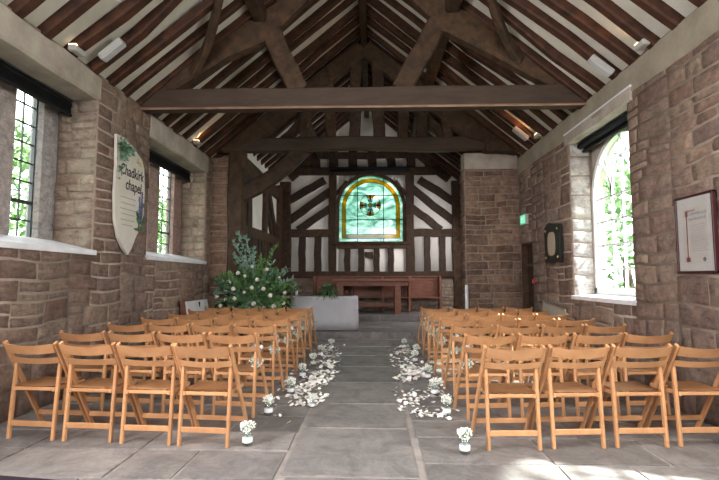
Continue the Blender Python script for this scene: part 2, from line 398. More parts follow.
# right wall ---------------------------------------------------------
WR = (5.85, 1.08, 7.62, 3.50); WS = (1.35, 1.08, 3.15, 3.50); DR = (9.52, 0, 10.22, 2.07)
bm = bm_new()
wall_boxes(bm, XR, XR+.5, YW, 10.35, ZW+.05, [WR, WS, DR])
ro = lambda h, e=0: (h[0]-YW, h[1], h[2]-YW, h[3]+e)
stones(bm, (XR, YW, 0), (0, 1, 0), (0, 0, 1), (-1, 0, 0), 10.25-YW, 3.60, [ro(WR), ro(WS), ro(DR)], 8, ch=(.13, .30), sw=(.22, .60), prot=(.002, .013), gap=.010)
for h, s in ((WR, 21), (WS, 22)):
    stones(bm, (XR, h[2], h[1]), (1, 0, 0), (0, 0, 1), (0, -1, 0), .32, h[3]-h[1], (), s, ch=(.2, .36), sw=(.18, .34), mi=2, prot=(.004, .016))
    stones(bm, (XR+.32, h[0], h[1]), (-1, 0, 0), (0, 0, 1), (0, 1, 0), .32, h[3]-h[1], (), s+3, ch=(.2, .36), sw=(.18, .34), mi=2)
# plaster band below the eaves
bm2 = bm
y = YW
while y < 10.2:
    y1 = min(y+.5, 10.25); a, b = .022+.006*math.sin(y*3), .022+.006*math.sin(y1*3)
    zb0, zb1 = 3.60+.02*math.sin(y*2.3), 3.60+.02*math.sin(y1*2.3)
    v = [bm.verts.new(p) for p in ((XR-a, y, zb0), (XR-b, y1, zb1), (XR-b, y1, ZW+.02), (XR-a, y, ZW+.02), (XR, y, zb0-.01), (XR, y1, zb1-.01))]
    for q in ((0, 3, 2, 1), (0, 1, 5, 4)):
        bm.faces.new([v[i] for i in q]).material_index = 3
    y = y1
wall_r = st(obj('wall_right', bm, [M['stone'], M['mortar'], M['jamb_stone'], M['band']], smooth='keep'))
# return wall at nave end --------------------------------------------
bm = bm_new()
box(bm, (1.95, YN, -.05), (3.5, YN+.45, 4.05), 1)
stones(bm, (1.95, YN, 0), (1, 0, 0), (0, 0, 1), (0, -1, 0), XR-1.95, 3.66, (), 31, ch=(.12, .28), sw=(.2, .5), mi=0)
stones(bm, (1.95, YN+.45, 0), (0, -1, 0), (0, 0, 1), (-1, 0, 0), .45, 3.66, (), 33)
box(bm, (1.93, YN-.02, 3.68), (3.1, YN+.3, 4.06), 2, .02)
box(bm, (2.55, YN-.02, 4.0), (2.85, YN+.3, 4.16), 2, .02)
st(obj('wall_return', bm, [M['dark_stone'], M['mortar'], M['limewash']], smooth='keep'))
bm = bm_new(); box(bm, (-3.9, 10.1, -.05), (-3.13, 10.5, 3.95), 1)
stones(bm, (XL, 10.1, 0), (1, 0, 0), (0, 0, 1), (0, -1, 0), .37, 3.95, (), 35, ch=(.12, .28), sw=(.2, .37), mi=0)
stones(bm, (-3.13, 10.1, 0), (0, 1, 0), (0, 0, 1), (1, 0, 0), .4, 3.95, (), 36)
st(obj('wall_return_left', bm, [M['dark_stone'], M['mortar']], smooth='keep'))
# west wall (behind the camera) with an opening added for the fill lamp
bm = bm_new(); wall_boxes(bm, XL-.5, XR+.5, YW-.45, YW, 7.0, [(-1.8, 2.4, 1.4, 5.4)], 1, 'x')
st(obj('wall_back', bm, [M['stone'], M['mortar']]))
# chancel side walls
bm = bm_new(); box(bm, (2.86, YN+.4, -.1), (3.15, YE+.2, 4.3), 1)
box(bm, (3.15, YN+.4, 3.2), (3.16, YE+.2, 4.3), 1)
st(obj('wall_chancel_right', bm, [M['stone'], M['mortar']]))

# ------------------------------------------------------------------ lintels, sills, windows
def lintel(y0, y1, z0, z1, x0, x1, m, seed, label):
    bm = bm_new(); timber(bm, ((x0+x1)/2, y0, (z0+z1)/2), ((x0+x1)/2, y1, (z0+z1)/2), abs(x1-x0), z1-z0, seed=seed, wob=.008, bev=.025, n=10)
    o = obj('trim_'+str(seed), bm, m); st(o); o['label'] = label; return o
lintel(3.2, 5.86, 3.60, 3.93, XL-.50, XL+.03, M['limewash'], 2, 'limewashed beam over near left window')
lintel(7.22, 9.80, 3.56, 3.92, XL-.50, XL+.03, M['limewash'], 3, 'limewashed beam over far left window')
lintel(.0, 2.5, 3.60, 3.93, XL-.50, XL+.03, M['limewash'], 4, 'limewashed beam over unseen near window')
for (y0, y1), n_ in (((5.72, 7.72), 5), ((1.25, 3.3), 6)):
    bm = bm_new(); timber(bm, (XR+.17, y0, 3.58), (XR+.17, y1, 3.58), .40, .17, seed=n_, wob=.004, bev=.012)
    st(obj('trim_'+str(n_), bm, M['limewash']))['label'] = 'pale lintel over right window'
    bm = bm_new(); box(bm, (XR-.035, y0-.02, 3.655), (XR+.05, y1+.02, 3.685), 0, .006)
    st(obj('trim_'+str(n_+5), bm, M['sill']))['label'] = 'white ledge above right window'
def sill(name, side, y0, y1, z, rise, depth):
    bm = bm_new(); X = XL if side < 0 else XR; s = side
    a0, a1 = X-s*.035, X+s*depth
    n = 10
    pa = []
    for i in range(n+1):
        y = y0+(y1-y0)*i/n; w = .012*noise.noise(Vector((i*.7, side*3, z)))
        pa.append([(a0+w, y, z-.05), (a1, y, z-.05), (a1, y, z+rise), (a0+w, y, z+.008+w*.5)])
    rings = [[bm.verts.new(p) for p in r] for r in pa]
    for r, q in zip(rings, rings[1:]):
        for j in range(4): bm.faces.new((r[j], r[(j+1) % 4], q[(j+1) % 4], q[j]))
    bm.faces.new(rings[0]); bm.faces.new(rings[-1][::-1])
    o = obj(name, bm, M['sill']); st(o); return o
sill('trim_12', -1, WA[0]-.02, WA[2]+.04, 1.69, .14, .52)['label'] = 'white sloping sill of near left window'
sill('trim_13', -1, WB[0]-.02, WB[2]+.04, 1.69, .14, .52)['label'] = 'white sloping sill of far left window'
sill('trim_14', 1, WR[0]-.02, WR[2]+.03, 1.08, .03, .34)['label'] = 'white sill of right window'
sill('trim_15', 1, WS[0]-.02, WS[2]+.03, 1.08, .03, .34)
sill('trim_16', -1, W0[0]-.02, W0[2]+.04, 1.69, .14, .52)

def left_window(name, y0, y1, lights, mull, z0=1.80, z1=3.62, X=-4.05):
    """stone-mullioned window with leaded iron lights; child parts"""
    bm = bm_new(); ys = [y0]+[e for l in lights for e in l]+[y1]
    for a, b in zip(ys[::2], ys[1::2]):
        if b-a > .01:
            # chamfered mullion/jamb block
            extrude_outline(bm, [(a, -.10), (b, -.10), (b, .0), (b-.02 if b < y1 else b, .045), (a+.02 if a > y0 else a, .045), (a, .0)], lambda u, v, d: (X+v, u, d), z0-.15, z1, 0)
    root = obj(name, bm, mull); st(root)
    for k, (a, b) in enumerate(lights):
        bm = bm_new(); t = .016
        for p, q in ((a, a+.022), (b-.022, b)): box(bm, (X-.06, p, z0), (X-.02, q, z1))
        for z in (z0, z1-.025, z0+.42): box(bm, (X-.06, a, z), (X-.02, b, z+.03))
        fr = obj('casement_frame', bm, M['iron'], root)
        bm = bm_new(); ncol = 2; nrow = max(4, round((z1-z0)/.23))
        for i in range(1, ncol): yy = a+(b-a)*i/ncol; box(bm, (X-.05, yy-.005, z0), (X-.03, yy+.005, z1))
        for i in range(1, nrow): z = z0+(z1-z0)*i/nrow; box(bm, (X-.05, a, z-.008), (X-.03, b, z+.008))
        obj('glazing_bars', bm, M['iron'], fr)
        bm = bm_new(); box(bm, (X-.044, a+.005, z0+.01), (X-.038, b-.005, z1-.01)); obj('glass', bm, M['pane'], fr)
    return root
left_window('window_1', 3.45, 5.89, [(3.62, 4.02), (4.32, 4.72), (5.14, 5.55)], M['jamb_stone'])
left_window('window_2', 7.2, 9.82, [(7.4, 7.75), (7.95, 8.3), (8.76, 9.38)], M['pink_stone'], z1=3.58)
def blind(y0, y1, X, z0, z1, label):
    r = thing('roller_blind', label, 'blind', (X, (y0+y1)/2, z0))
    L = (y1-y0)/2
    bm = bm_new(); tube(bm, [(0, -L, z1-z0-.05), (0, L, z1-z0-.05)], .045, 14); obj('roller', bm, M['black'], r, True)
    bm = bm_new(); n = 14
    g = [[bm.verts.new((.045+.004*math.sin(i*2.1+j), -L+.02+(2*L-.04)*i/n, (z1-z0-.05)*(1-j/4))) for i in range(n+1)] for j in range(5)]
    for j in range(4):
        for i in range(n): bm.faces.new((g[j][i], g[j][i+1], g[j+1][i+1], g[j+1][i]))
    bmesh.ops.solidify(bm, geom=bm.faces[:], thickness=.004); obj('fabric', bm, M['black'], r)
    bm = bm_new(); box(bm, (.025, -L+.01, -.02), (.06, L-.01, .015), 0, .004); obj('bottom_bar', bm, M['black'], r)
    bm = bm_new(); box(bm, (-.05, -L, z1-z0-.01), (.06, L, z1-z0+.01)); obj('head_rail', bm, M['iron'], r)
    return r
blind(3.5, 5.80, -3.86, 3.40, 3.585, 'black roller blind rolled up at top of near left window')
blind(7.3, 9.72, -3.86, 3.36, 3.54, 'black roller blind rolled up at top of far left window')
def right_window(name, y0, y1, z0=1.13, zs=2.56, X=XR+.36):
    yc = (y0+y1)/2; R = (y1-y0)/2; zt = 3.55
    bm = bm_new(); N = 28; t = .075
    # frame: jambs + arch as a swept ring, plus sill rail
    def ringpts(r, n=N): return [(yc+r*math.cos(PI*i/n), zs+r*math.sin(PI*i/n)) for i in range(n+1)]
    outer = [(yc+R, z0)]+ringpts(R)+[(yc-R, z0)]; inner = [(yc+R-t, z0)]+ringpts(R-t)+[(yc-R+t, z0)]
    for i in range(len(outer)-1):
        a, b, c, d = outer[i], outer[i+1], inner[i+1], inner[i]
        hexa(bm, [(X-.03, *a), (X-.03, *b), (X-.03, *c), (X-.03, *d), (X+.04, *a), (X+.04, *b), (X+.04, *c), (X+.04, *d)])
    box(bm, (X-.03, y0, z0-.02), (X+.04, y1, z0+.08))
    bmesh.ops.remove_doubles(bm, verts=bm.verts, dist=1e-4)
    root = obj(name, bm, M['white_paint']); st(root)
    # spandrel masonry around the arch
    bm = bm_new()
    for s in (1, -1):
        pts = [(yc+s*R*math.cos(PI/2*i/12), zs+R*math.sin(PI/2*i/12)) for i in range(13)]
        for a, b in zip(pts, pts[1:]):
            hexa(bm, [(X-.005, a[0], a[1]), (X-.005, b[0], b[1]), (X-.005, b[0], zt), (X-.005, a[0], zt), (X+.14, a[0], a[1]), (X+.14, b[0], b[1]), (X+.14, b[0], zt), (X+.14, a[0], zt)])
    obj('spandrel', bm, M['limewash'], root)
    bm = bm_new(); b_ = .024
    def bar(p): sweep(bm, [(X, *q) for q in p], b_, .035, up=(1, 0, 0))
    ym = [y0+(y1-y0)*k/3 for k in (1, 2)]; y6 = [y0+(y1-y0)*k/6 for k in (1, 3, 5)]
    for yy in ym: bar([(yy, z0), (yy, zs)])
    for yy in y6:
        bar([(yy, z0), (yy, zs+(.16 if yy != y6[1] else .45))])
    for k in range(1, 5): zz = z0+(zs-z0)*k/4; bar([(y0+.03, zz), (y1-.03, zz)])
    # intersecting arcs springing from the mullions
    W3 = (y1-y0)/3
    def arc(cy, r, a0, a1):
        p = []
        for i in range(15):
            a = a0+(a1-a0)*i/14; q = (cy+r*math.cos(a), zs+r*math.sin(a))
            if (q[0]-yc)**2+(q[1]-zs)**2 < (R-.02)**2: p.append(q)
        if len(p) > 1: bar(p)
    for yy in ym:
        arc(yy-2*W3, 2*W3, 0, 1.1); arc(yy+2*W3, 2*W3, PI, PI-1.1)
        arc(yy-W3, W3, 0, 1.35); arc(yy+W3, W3, PI, PI-1.35)
    obj('glazing_bars', bm, M['white_paint'], root)
    bm = bm_new(); extrude_outline(bm, [(yc-R+.03, z0)]+ringpts(R-.03)[::-1]+[(yc+R-.03, z0)], lambda u, v, d: (X+d, u, v), .003, .008); obj('glass', bm, M['pane'], root)
    return root
right_window('window_3', WR[0]-.02, WR[2]+.02)
right_window('window_4', WS[0]-.02, WS[2]+.02)
blind(WR[0]+.03, WR[2]-.03, XR+.16, 3.36, 3.49, 'black roller blind rolled up at top of right arched window')
# unseen window frame behind the camera, added around the west fill lamp
bm = bm_new()
for x in (-1.8, -.76, .28, 1.32): box(bm, (x, YW-.2, 2.4), (x+.08, YW-.1, 5.4))
for z in (2.4, 3.8, 5.32): box(bm, (-1.8, YW-.2, z), (1.4, YW-.1, z+.08))
st(obj('added_window_5', bm, M['white_paint']))
# door in right wall
bm = bm_new(); box(bm, (XR+.12, DR[0], 0), (XR+.17, DR[2]+.03, 2.06))
for k in range(5): box(bm, (XR+.105, DR[0]+.01+k*.145, .01), (XR+.12, DR[0]+.145+k*.145, 2.05), 0, .004)
dr = st(obj('door_1', bm, M['oak']))
bm = bm_new(); ball(bm, (XR+.09, DR[0]+.1, 1.0), .03, 2); obj('door_knob', bm, M['iron'], dr)
bm = bm_new(); box(bm, (XR+.0, 10.17, 0), (XR+.3, 10.24, 2.07)); box(bm, (XR+.0, 9.5, 2.02), (XR+.3, 10.24, 2.09)); obj('door_lining', bm, M['oak'], dr)
for z in (.4, 1.6):
    bm = bm_new(); box(bm, (XR+.095, DR[0]+.05, z), (XR+.106, DR[2]-.02, z+.05)); obj('strap_hinge', bm, M['iron'], dr)

# ------------------------------------------------------------------ roof
def roofz(x): 
    return RZ-(RZ-ZW)*abs(x-RX)/((RX-XL) if x < RX else (XR-RX))
bm = bm_new()
for X in (XL-.6, XR+.6):
    n = 30
    for i in range(n):
        y0 = YW-.3+(YE+.5-YW)*i/n; y1 = YW-.3+(YE+.5-YW)*(i+1)/n
        for a, b in ((X, (X+RX)/2), ((X+RX)/2, RX)):
            vs = [(a, y0, roofz(a)+.13), (a, y1, roofz(a)+.13), (b, y1, roofz(b)+.13), (b, y0, roofz(b)+.13)]
            hexa(bm, vs+[(x, y, z+.1) for x, y, z in vs])
bmesh.ops.remove_doubles(bm, verts=bm.verts, dist=1e-4)
ceil = st(obj('ceiling', bm, plain_noise('cream roof plaster', (.50, .47, .41), (.70, .66, .59), 1.6, bs=.15)))
k = 0; y = YW+.1; rnd = random.Random(77)
while y < YE-.1:
    for X in (XL-.35, XR+.35):
        w = rnd.uniform(.115, .165); dy = rnd.uniform(-.03, .03)
        bm = bm_new()
        timber(bm, (X, y+dy, roofz(X)+.09), (RX, y+rnd.uniform(-.03, .03), roofz(RX)+.09), w, .13, up=(0, 0, 1), seed=k, wob=.05, n=8, bev=.02)
        obj('rafter', bm, M['rafter'], ceil); k += 1
    y += .42+rnd.uniform(-.02, .02)
bm = bm_new(); timber(bm, (RX, YW, RZ-.05), (RX, YE, RZ-.05), .15, .24, seed=5, wob=.01, n=16)
tag(obj('ridge_beam', bm, M['oak']), 'dark ridge beam running along the top of the roof', 'beam')
for s, X, lab in ((1, -1.72, 'left purlin running lengthwise under the rafters'), (2, 1.16, 'right purlin running lengthwise under the rafters')):
    bm = bm_new(); z = roofz(X)-.10
    timber(bm, (X, YW, z), (X, YE, z), .20, .22, up=(0, 0, 1), seed=s*9, wob=.03, n=20, bev=.03)
    tag(obj('purlin', bm, M['oak']), lab, 'beam')
for s, X, lab in ((3, XL-.02, 'dark wall plate along the top of the left wall'), (4, XR+.02, 'dark wall plate along the top of the right wall')):
    bm = bm_new(); timber(bm, (X-.12 if X < 0 else X+.12, YW, ZW+.02), (X-.12 if X < 0 else X+.12, 10.3, ZW+.02), .18, .12, seed=s, wob=.01, n=16)
    tag(obj('wall_plate', bm, M['oak']), lab, 'beam')

# truss 1 -------------------------------------------------------------
t = thing('roof_truss', 'nearest heavy oak roof truss with V struts and long tie beam', 'roof truss', (0, 6.9, 3.87))
def part(nm, a, b, w, h, m='oak', par=None, seed=0, **kk):
    bm = bm_new(); o = Vector(par.location) if par else Vector((0, 0, 0))
    timber(bm, Vector(a)-o, Vector(b)-o, w, h, seed=seed, **kk)
    return obj(nm, bm, M[m], par)
Y = 6.9
part('tie_beam', (XL-.15, Y+.1, 4.03), (XR+.15, Y+.1, 4.03), .21, .31, 'oak_tie', t, 1, n=12, wob=.006, bev=.012)
bm = bm_new(); timber(bm, (XL, -.01, .012), (XR, -.01, .012), .03, .035, seed=2, n=24, wob=.006, bev=.012); obj('lit_edge', bm, M['oak_lit'], t)  # strip coloured as light catching the lower front edge
bmx = None
for s, X0, XJ in ((-1, XL+.05, -1.72), (1, XR-.05, 1.16)):
    zJ = roofz(XJ)-.17
    bm = bm_new(); o = Vector(t.location)
    P = [(X0, 4.14), (X0+(XJ-X0)*.33, 4.50), (X0+(XJ-X0)*.66, 4.90), (XJ, zJ-.12), ((XJ+RX)/2, (zJ+RZ)/2-.14), (RX-s*-.08, RZ-.30)]
    sweep(bm, [Vector((x, Y+.1, z))-o for x, z in P], .22, .42, up=(0, 0, 1), bev=.04, taper=[.8, 1.05, 1.15, 1.0, .6, .5], jit=.06, seed=3+s)
    obj('principal_rafter', bm, M['oak'], t)
    XB = -1.12 if s < 0 else .42
    part('raking_strut', (XJ+s*-.05, Y+.1, zJ+.1), (XB, Y+.1, 4.16), .16, .30, 'oak', t, 11+s, up=(1, 0, 0), wob=.015)
    # short curved brace from principal to joint
    part('knee_brace', (XJ+s*.62, Y+.1, zJ-.40), (XJ+s*.02, Y+.1, zJ-.30), .10, .13, 'oak', t, 15+s, wob=.02)
# wind braces from purlin to principal, nearer the camera
for s, XJ, lab in ((-1, -1.72, 'curved wind brace left of the nearest truss'), (1, 1.16, 'curved wind brace right of the nearest truss')):
    bm = bm_new(); pts = []
    for i in range(9):
        k = i/8; x = XJ+s*(.05+.95*k**.8); yy = Y-1.35+1.35*k+.25*math.sin(k*PI)
        pts.append((x, yy, roofz(x)-.14))
    sweep(bm, pts, .10, .17, up=(0, 0, 1), bev=.02, jit=.05, seed=s+5)
    tag(obj('wind_brace', bm, M['oak']), lab, 'brace')
# truss 2 -------------------------------------------------------------
Y = 10.12
t = thing('roof_truss', 'farther roof truss with upright studs above its tie beam at chancel', 'roof truss', (0, Y, 4.08))
part('tie_beam', (XL+.02, Y, 4.23), (2.62, Y, 4.23), .22, .30, 'oak_tie', t, 21, n=12, wob=.03, bev=.03)
part('bolster_block', (2.35, Y-.02, 4.2), (3.05, Y-.02, 4.15), .26, .34, 'oak', t, 22)
for s, X0 in ((-1, XL+.2), (1, XR-.1)):
    bm = bm_new(); o = Vector(t.location)
    P = [(X0, 4.25), (X0+(RX-X0)*.3, roofz(X0+(RX-X0)*.3)-.26), (X0+(RX-X0)*.65, roofz(X0+(RX-X0)*.65)-.26), (RX+s*.04, RZ-.30)]
    sweep(bm, [Vector((x, Y, z))-o for x, z in P], .22, .40, bev=.04, taper=[1.2, 1.1, 1, .9], jit=.06, seed=s+33)
    obj('principal_rafter', bm, M['oak'], t)
for i, (x, w) in enumerate(((-.92, .22), (-.42, .24), (.12, .26), (.62, .24), (1.05, .26), (-1.5, .2), (1.6, .2))):
    top = min(roofz(x)-.3, 5.9 if abs(x+.2) > .6 else 6.1)
    part('stud', (x, Y, 4.34), (x+(.05 if i % 2 else -.04), Y, top), w, .16, 'oak', t, 40+i, up=(0, 1, 0), wob=.03)
part('collar_beam', (-1.35, Y+.12, 5.25), (.95, Y+.12, 5.25), .1, .22, 'oak', t, 52)
part('raking_strut', (-1.9, Y+.1, 4.38), (-1.2, Y+.1, 5.2), .12, .22, 'oak', t, 53, up=(1, 0, 0))
part('raking_strut', (1.55, Y+.1, 4.38), (.85, Y+.1, 5.2), .12, .22, 'oak', t, 54, up=(1, 0, 0))
# big left post with arch braces
part('post', (-2.96, Y+.05, 0), (-2.96, Y+.05, 4.3), .36, .30, 'oak', t, 55, up=(0, 1, 0), wob=.04, n=10, bev=.05)
bm = bm_new(); o = Vector(t.location)
pts = [Vector((-2.85+1.35*k, Y, 3.15+1.0*k-.12*math.sin(k*PI)))-o for k in [i/8 for i in range(9)]]
sweep(bm, pts, .16, .34, bev=.03, jit=.04, seed=61); obj('arch_brace', bm, M['oak'], t)

# ------------------------------------------------------------------ timber framed chancel walls
def panel_wall(root, P, timbers, seed0):
    for i, (nm, a, b, w, d) in enumerate(timbers):
        bm = bm_new(); A, B = P(*a), P(*b)
        timber(bm, A, B, w, d, up=P.n, seed=seed0+i, wob=.012 if w < .2 else .02, n=6, bev=.015)
        obj(nm, bm, M['stud_dark' if 'stud' in nm else 'oak'], root)
# east wall
class PE:
    n = (0, 1, 0)
    def __call__(self, x, z, d=0): return Vector((x, YE-.02+d, z))
PEc = PE()
gx0, gx1, gz0, gz1, gzs = -1.12, .93, 2.50, 4.62, 3.60   # east window opening
gcx, gR = (gx0+gx1)/2, (gx1-gx0)/2
bm = bm_new()
# plaster infill around the arched opening (built in strips), plinth masonry below
def pbox(x0, x1, z0, z1, mi=0): box(bm, (x0, YE+.02, z0), (x1, YE+.14, z1), mi)
pbox(-3.5, gx0, 1.4, 7.0); pbox(gx1, 3.5, 1.4, 7.0); pbox(gx0, gx1, 1.4, gz0); pbox(gx0, gx1, gzs+gR, 7.0)
for s in (1, -1):
    pts = [(gcx+s*gR*math.cos(PI/2*i/12), gzs+gR*math.sin(PI/2*i/12)) for i in range(13)]
    for a, b in zip(pts, pts[1:]):
        zt = gzs+gR
        hexa(bm, [(a[0], YE+.02, a[1]), (b[0], YE+.02, b[1]), (b[0], YE+.02, zt+.001), (a[0], YE+.02, zt+.001), (a[0], YE+.14, a[1]), (b[0], YE+.14, b[1]), (b[0], YE+.14, zt+.001), (a[0], YE+.14, zt+.001)], 0)
box(bm, (-3.5, YE+.0, -.1), (3.5, YE+.14, 1.42), 1)
stones(bm, (-3.0, YE+.0, .3), (1, 0, 0), (0, 0, 1), (0, -1, 0), 6.0, 1.1, (), 44, ch=(.08, .14), sw=(.15, .4), mi=2)
wall_f = st(obj('wall_front', bm, [M['plaster'], M['mortar'], M['stone_pale']], smooth='keep'))
T = []
T += [('rail', (-3.0, 1.47), (3.0, 1.47), .2, .2)]                      # bottom rail
T += [('rail', (-2.7, 2.77), (-1.3, 2.77), .24, .14), ('rail', (1.2, 2.77), (2.55, 2.77), .24, .14)]
T += [('rail', (-3.0, 4.74), (2.75, 4.74), .24, .2), ('rail', (-1.15, 2.36), (1.0, 2.36), .16, .14)]
T += [('post', (-2.76, .34), (-2.8, 4.4), .34, .24), ('post', (2.62, .34), (2.6, 4.4), .34, .24), ('post', (-1.30, 1.5), (-1.30, 4.65), .24, .16), ('post', (1.13, 1.5), (1.13, 4.65), .26, .16)]
for x in (-2.25, -1.76): T.append(('stud', (x, 1.55), (x, 2.7), .22, .12))
for x in (1.66, 2.13): T.append(('stud', (x, 1.55), (x, 2.7), .19, .12))
for x in (-.83, -.40, .08, .52): T.append(('stud', (x, 1.55), (x, 2.3), .19, .12))
T.append(('board', (-.16, 1.98), (-.16, 2.18), .26, .06))
for d in (0, .62, 1.24):   # diagonals rising towards the centre
    pass
T += [('diagonal_stud', (-2.75, 3.79), (-1.55, 4.46), .24, .12), ('diagonal_stud', (-2.75, 3.12), (-1.32, 4.14), .24, .12), ('diagonal_stud', (-2.4, 2.86), (-1.32, 3.60), .23, .12)]
T += [('diagonal_stud', (2.6, 3.69), (1.42, 4.46), .24, .12), ('diagonal_stud', (2.6, 3.04), (1.15, 4.22), .24, .12), ('diagonal_stud', (2.1, 2.86), (1.15, 3.6), .23, .12)]
for x in (-1.28, -.66, -.05, .55, 1.17, 1.75, -1.85): T.append(('stud', (x, 4.8), (x, 5.5), .28, .12))
T += [('brace', (-2.7, 4.55), (-1.3, 5.75), .34, .14), ('brace', (2.4, 4.5), (.9, 5.75), .34, .14), ('collar_beam', (-1.8, 5.25), (1.4, 5.25), .2, .16)]
T += [('corner_brace', (-1.2, 4.0), (-.85, 4.42), .10, .1), ('corner_brace', (1.03, 4.0), (.68, 4.42), .10, .1)]
panel_wall(wall_f, PEc, T, 100)
# arched surround of the east window (dark oak frame)
bm = bm_new()
def arch_pts(r, n=24): return [(gcx+r*math.cos(PI*i/n), gzs+r*math.sin(PI*i/n)) for i in range(n+1)]
o_ = [(gcx+gR+.07, gz0-.05)]+arch_pts(gR+.07)+[(gcx-gR-.07, gz0-.05)]; i_ = [(gcx+gR-.02, gz0)]+arch_pts(gR-.02)+[(gcx-gR+.02, gz0)]
for k in range(len(o_)-1):
    a, b, c, d = o_[k], o_[k+1], i_[k+1], i_[k]
    hexa(bm, [(a[0], YE-.09, a[1]), (b[0], YE-.09, b[1]), (c[0], YE-.05, c[1]), (d[0], YE-.05, d[1]), (a[0], YE+.15, a[1]), (b[0], YE+.15, b[1]), (c[0], YE+.15, c[1]), (d[0], YE+.15, d[1])])
box(bm, (gx0-.2, YE-.16, gz0-.09), (gx1+.2, YE+.1, gz0), 0, .012)
win_e = st(obj('window_6', bm, M['oak']))
bm = bm_new(); Yg = YE+.06
extrude_outline(bm, [(gx0+.01, gz0)]+arch_pts(gR-.01)[::-1]+[(gx1-.01, gz0)], lambda u, v, d: (u, Yg+d, v), 0, .008); obj('turquoise_glass', bm, M['stained'], win_e)
bm = bm_new()
def lead(p, w=.014): sweep(bm, [(x, Yg-.006, z) for x, z in p], w*1.7, .014, up=(0, 1, 0))
for x in (gcx-.42, gcx+.40): lead([(x, gz0), (x, gzs+math.sqrt(gR**2-(x-gcx)**2)-.01)])
for z in (3.20, 3.98): 
    w = gR-.01 if z < gzs else math.sqrt(gR**2-(z-gzs)**2)
    lead([(gcx-w, z), (gcx+w, z)])
obj('leading', bm, M['amber_dark'], win_e)
# amber beaded border
bm = bm_new(); r0, r1 = gR-.225, gR-.115
def border(ri, ro, zb_i, zb_o, y0, y1):
    oo = [(gcx+ro, zb_o)]+arch_pts(ro)+[(gcx-ro, zb_o)]; ii = [(gcx+ri, zb_i)]+arch_pts(ri)+[(gcx-ri, zb_i)]
    for k in range(len(oo)):
        a, b, c, d = oo[k], oo[(k+1) % len(oo)], ii[(k+1) % len(oo)], ii[k]
        hexa(bm, [(p[0], y0, p[1]) for p in (a, b, c, d)]+[(p[0], y1, p[1]) for p in (a, b, c, d)])
border(r0, r1, gz0+.225, gz0+.115, Yg-.016, Yg-.010); obj('amber_border', bm, M['amber'], win_e)
bm = bm_new(); border(r1, r1+.012, gz0+.115, gz0+.103, Yg-.02, Yg-.008); border(r0-.012, r0, gz0+.237, gz0+.225, Yg-.02, Yg-.008)
rm = (r0+r1)/2; path = [(gcx+rm, gz0+.17+k*.11) for k in range(8)]+[(gcx+rm*math.cos(PI*i/26), gzs+rm*math.sin(PI*i/26)) for i in range(27)]+[(gcx-rm, gz0+.17+k*.11) for k in range(8)]+[(gcx-rm+.1+k*.1, gz0+.17) for k in range(15)]
for x, z in path: tube(bm, [(x, Yg-.022, z), (x, Yg-.012, z)], .008, 5)
obj('border_leading', bm, M['amber_dark'], win_e)
# cross roundel
ec = (gcx-.02, 3.66)
def sector(bm, r0, r1, a0, a1, y0=Yg-.016, y1=Yg-.010, n=6, c=ec):
    for k in range(n):
        a, b = a0+(a1-a0)*k/n, a0+(a1-a0)*(k+1)/n
        q = [(c[0]+r*math.cos(t_), c[1]+r*math.sin(t_)) for r, t_ in ((r0, a), (r1, a), (r1, b), (r0, b))]
        hexa(bm, [(p[0], y0, p[1]) for p in q]+[(p[0], y1, p[1]) for p in q])
bm = bm_new()
for k in range(4):
    a = k*PI/2; sector(bm, .325, .34, a+.0, a+PI/2, Yg-.02, Yg-.008)
    sector(bm, .10, .22, a-.16, a+.16); sector(bm, .30, .325, a-.4, a+.4)
sector(bm, .045, .075, 0, 2*PI, n=16)
rl = obj('roundel', bm, M['amber_dark'], win_e)
bm = bm_new()
for k in range(4): a = k*PI/2; sector(bm, .22, .30, a-.42, a-.12); sector(bm, .22, .30, a+.12, a+.42)
sector(bm, 0.01, .045, 0, 2*PI, n=10); obj('amber_glass', bm, M['amber'], rl)
bm = bm_new()
for k in range(4): a = k*PI/2; sector(bm, .22, .30, a-.12, a+.12, n=3)
obj('ruby_glass', bm, M['redglass'], rl)
bm = bm_new()
for k in range(4): a = k*PI/2; sector(bm, .08, .2, a+.2, a+.45, n=3); sector(bm, .08, .2, a-.45, a-.2, n=3)
obj('blue_glass', bm, M['blueglass'], rl)
r = thing('roller_blind', 'black blind rolled up above the stained glass window', 'blind', (-.1, YE-.2, 4.74))
bm = bm_new(); tube(bm, [(-1.28, 0, 0), (1.22, 0, 0)], .055, 14); obj('roller', bm, M['black'], r, True)
bm = bm_new(); box(bm, (-1.30, -.07, .03), (1.24, .08, .09), 0, .01); obj('head_rail', bm, M['black'], r)
# left chancel wall (timber framed)
class PL:
    n = (1, 0, 0)
    def __call__(self, y, z, d=0): return Vector((-2.97+d, y, z))
PLc = PL()
bm = bm_new(); box(bm, (-3.12, 10.3, -.1), (-2.98, YE+.1, 4.6), 0); box(bm, (-3.13, 10.3, -.1), (-2.965, YE, .95), 1)
box(bm, (XL-.3, 10.30, -.1), (-3.0, 10.7, 4.6), 1); wl = st(obj('wall_chancel_left', bm, [M['plaster'], M['mortar']]))
T = [('rail', (10.3, 1.05), (YE, 1.05), .22, .16), ('rail', (10.3, 2.45), (YE, 2.45), .26, .16), ('rail', (10.3, 3.92), (YE, 3.92), .36, .18),
     ('post', (11.05, 1), (11.05, 3.9), .36, .17), ('post', (12.75, 1), (12.75, 3.9), .30, .17), ('post', (14.7, .3), (14.7, 4.2), .55, .2),
     ('diagonal_stud', (10.45, 2.5), (10.85, 3.85), .2, .14), ('diagonal_stud', (14.3, 2.55), (13.1, 3.85), .28, .14), ('diagonal_stud', (13.75, 2.5), (12.9, 3.4), .16, .14)]
for y in (10.6, 11.5, 11.85, 12.2, 12.5, 13.2, 13.6, 14.0, 14.35): T.append(('stud', (y, 1.1), (y, 2.4), .17, .12))
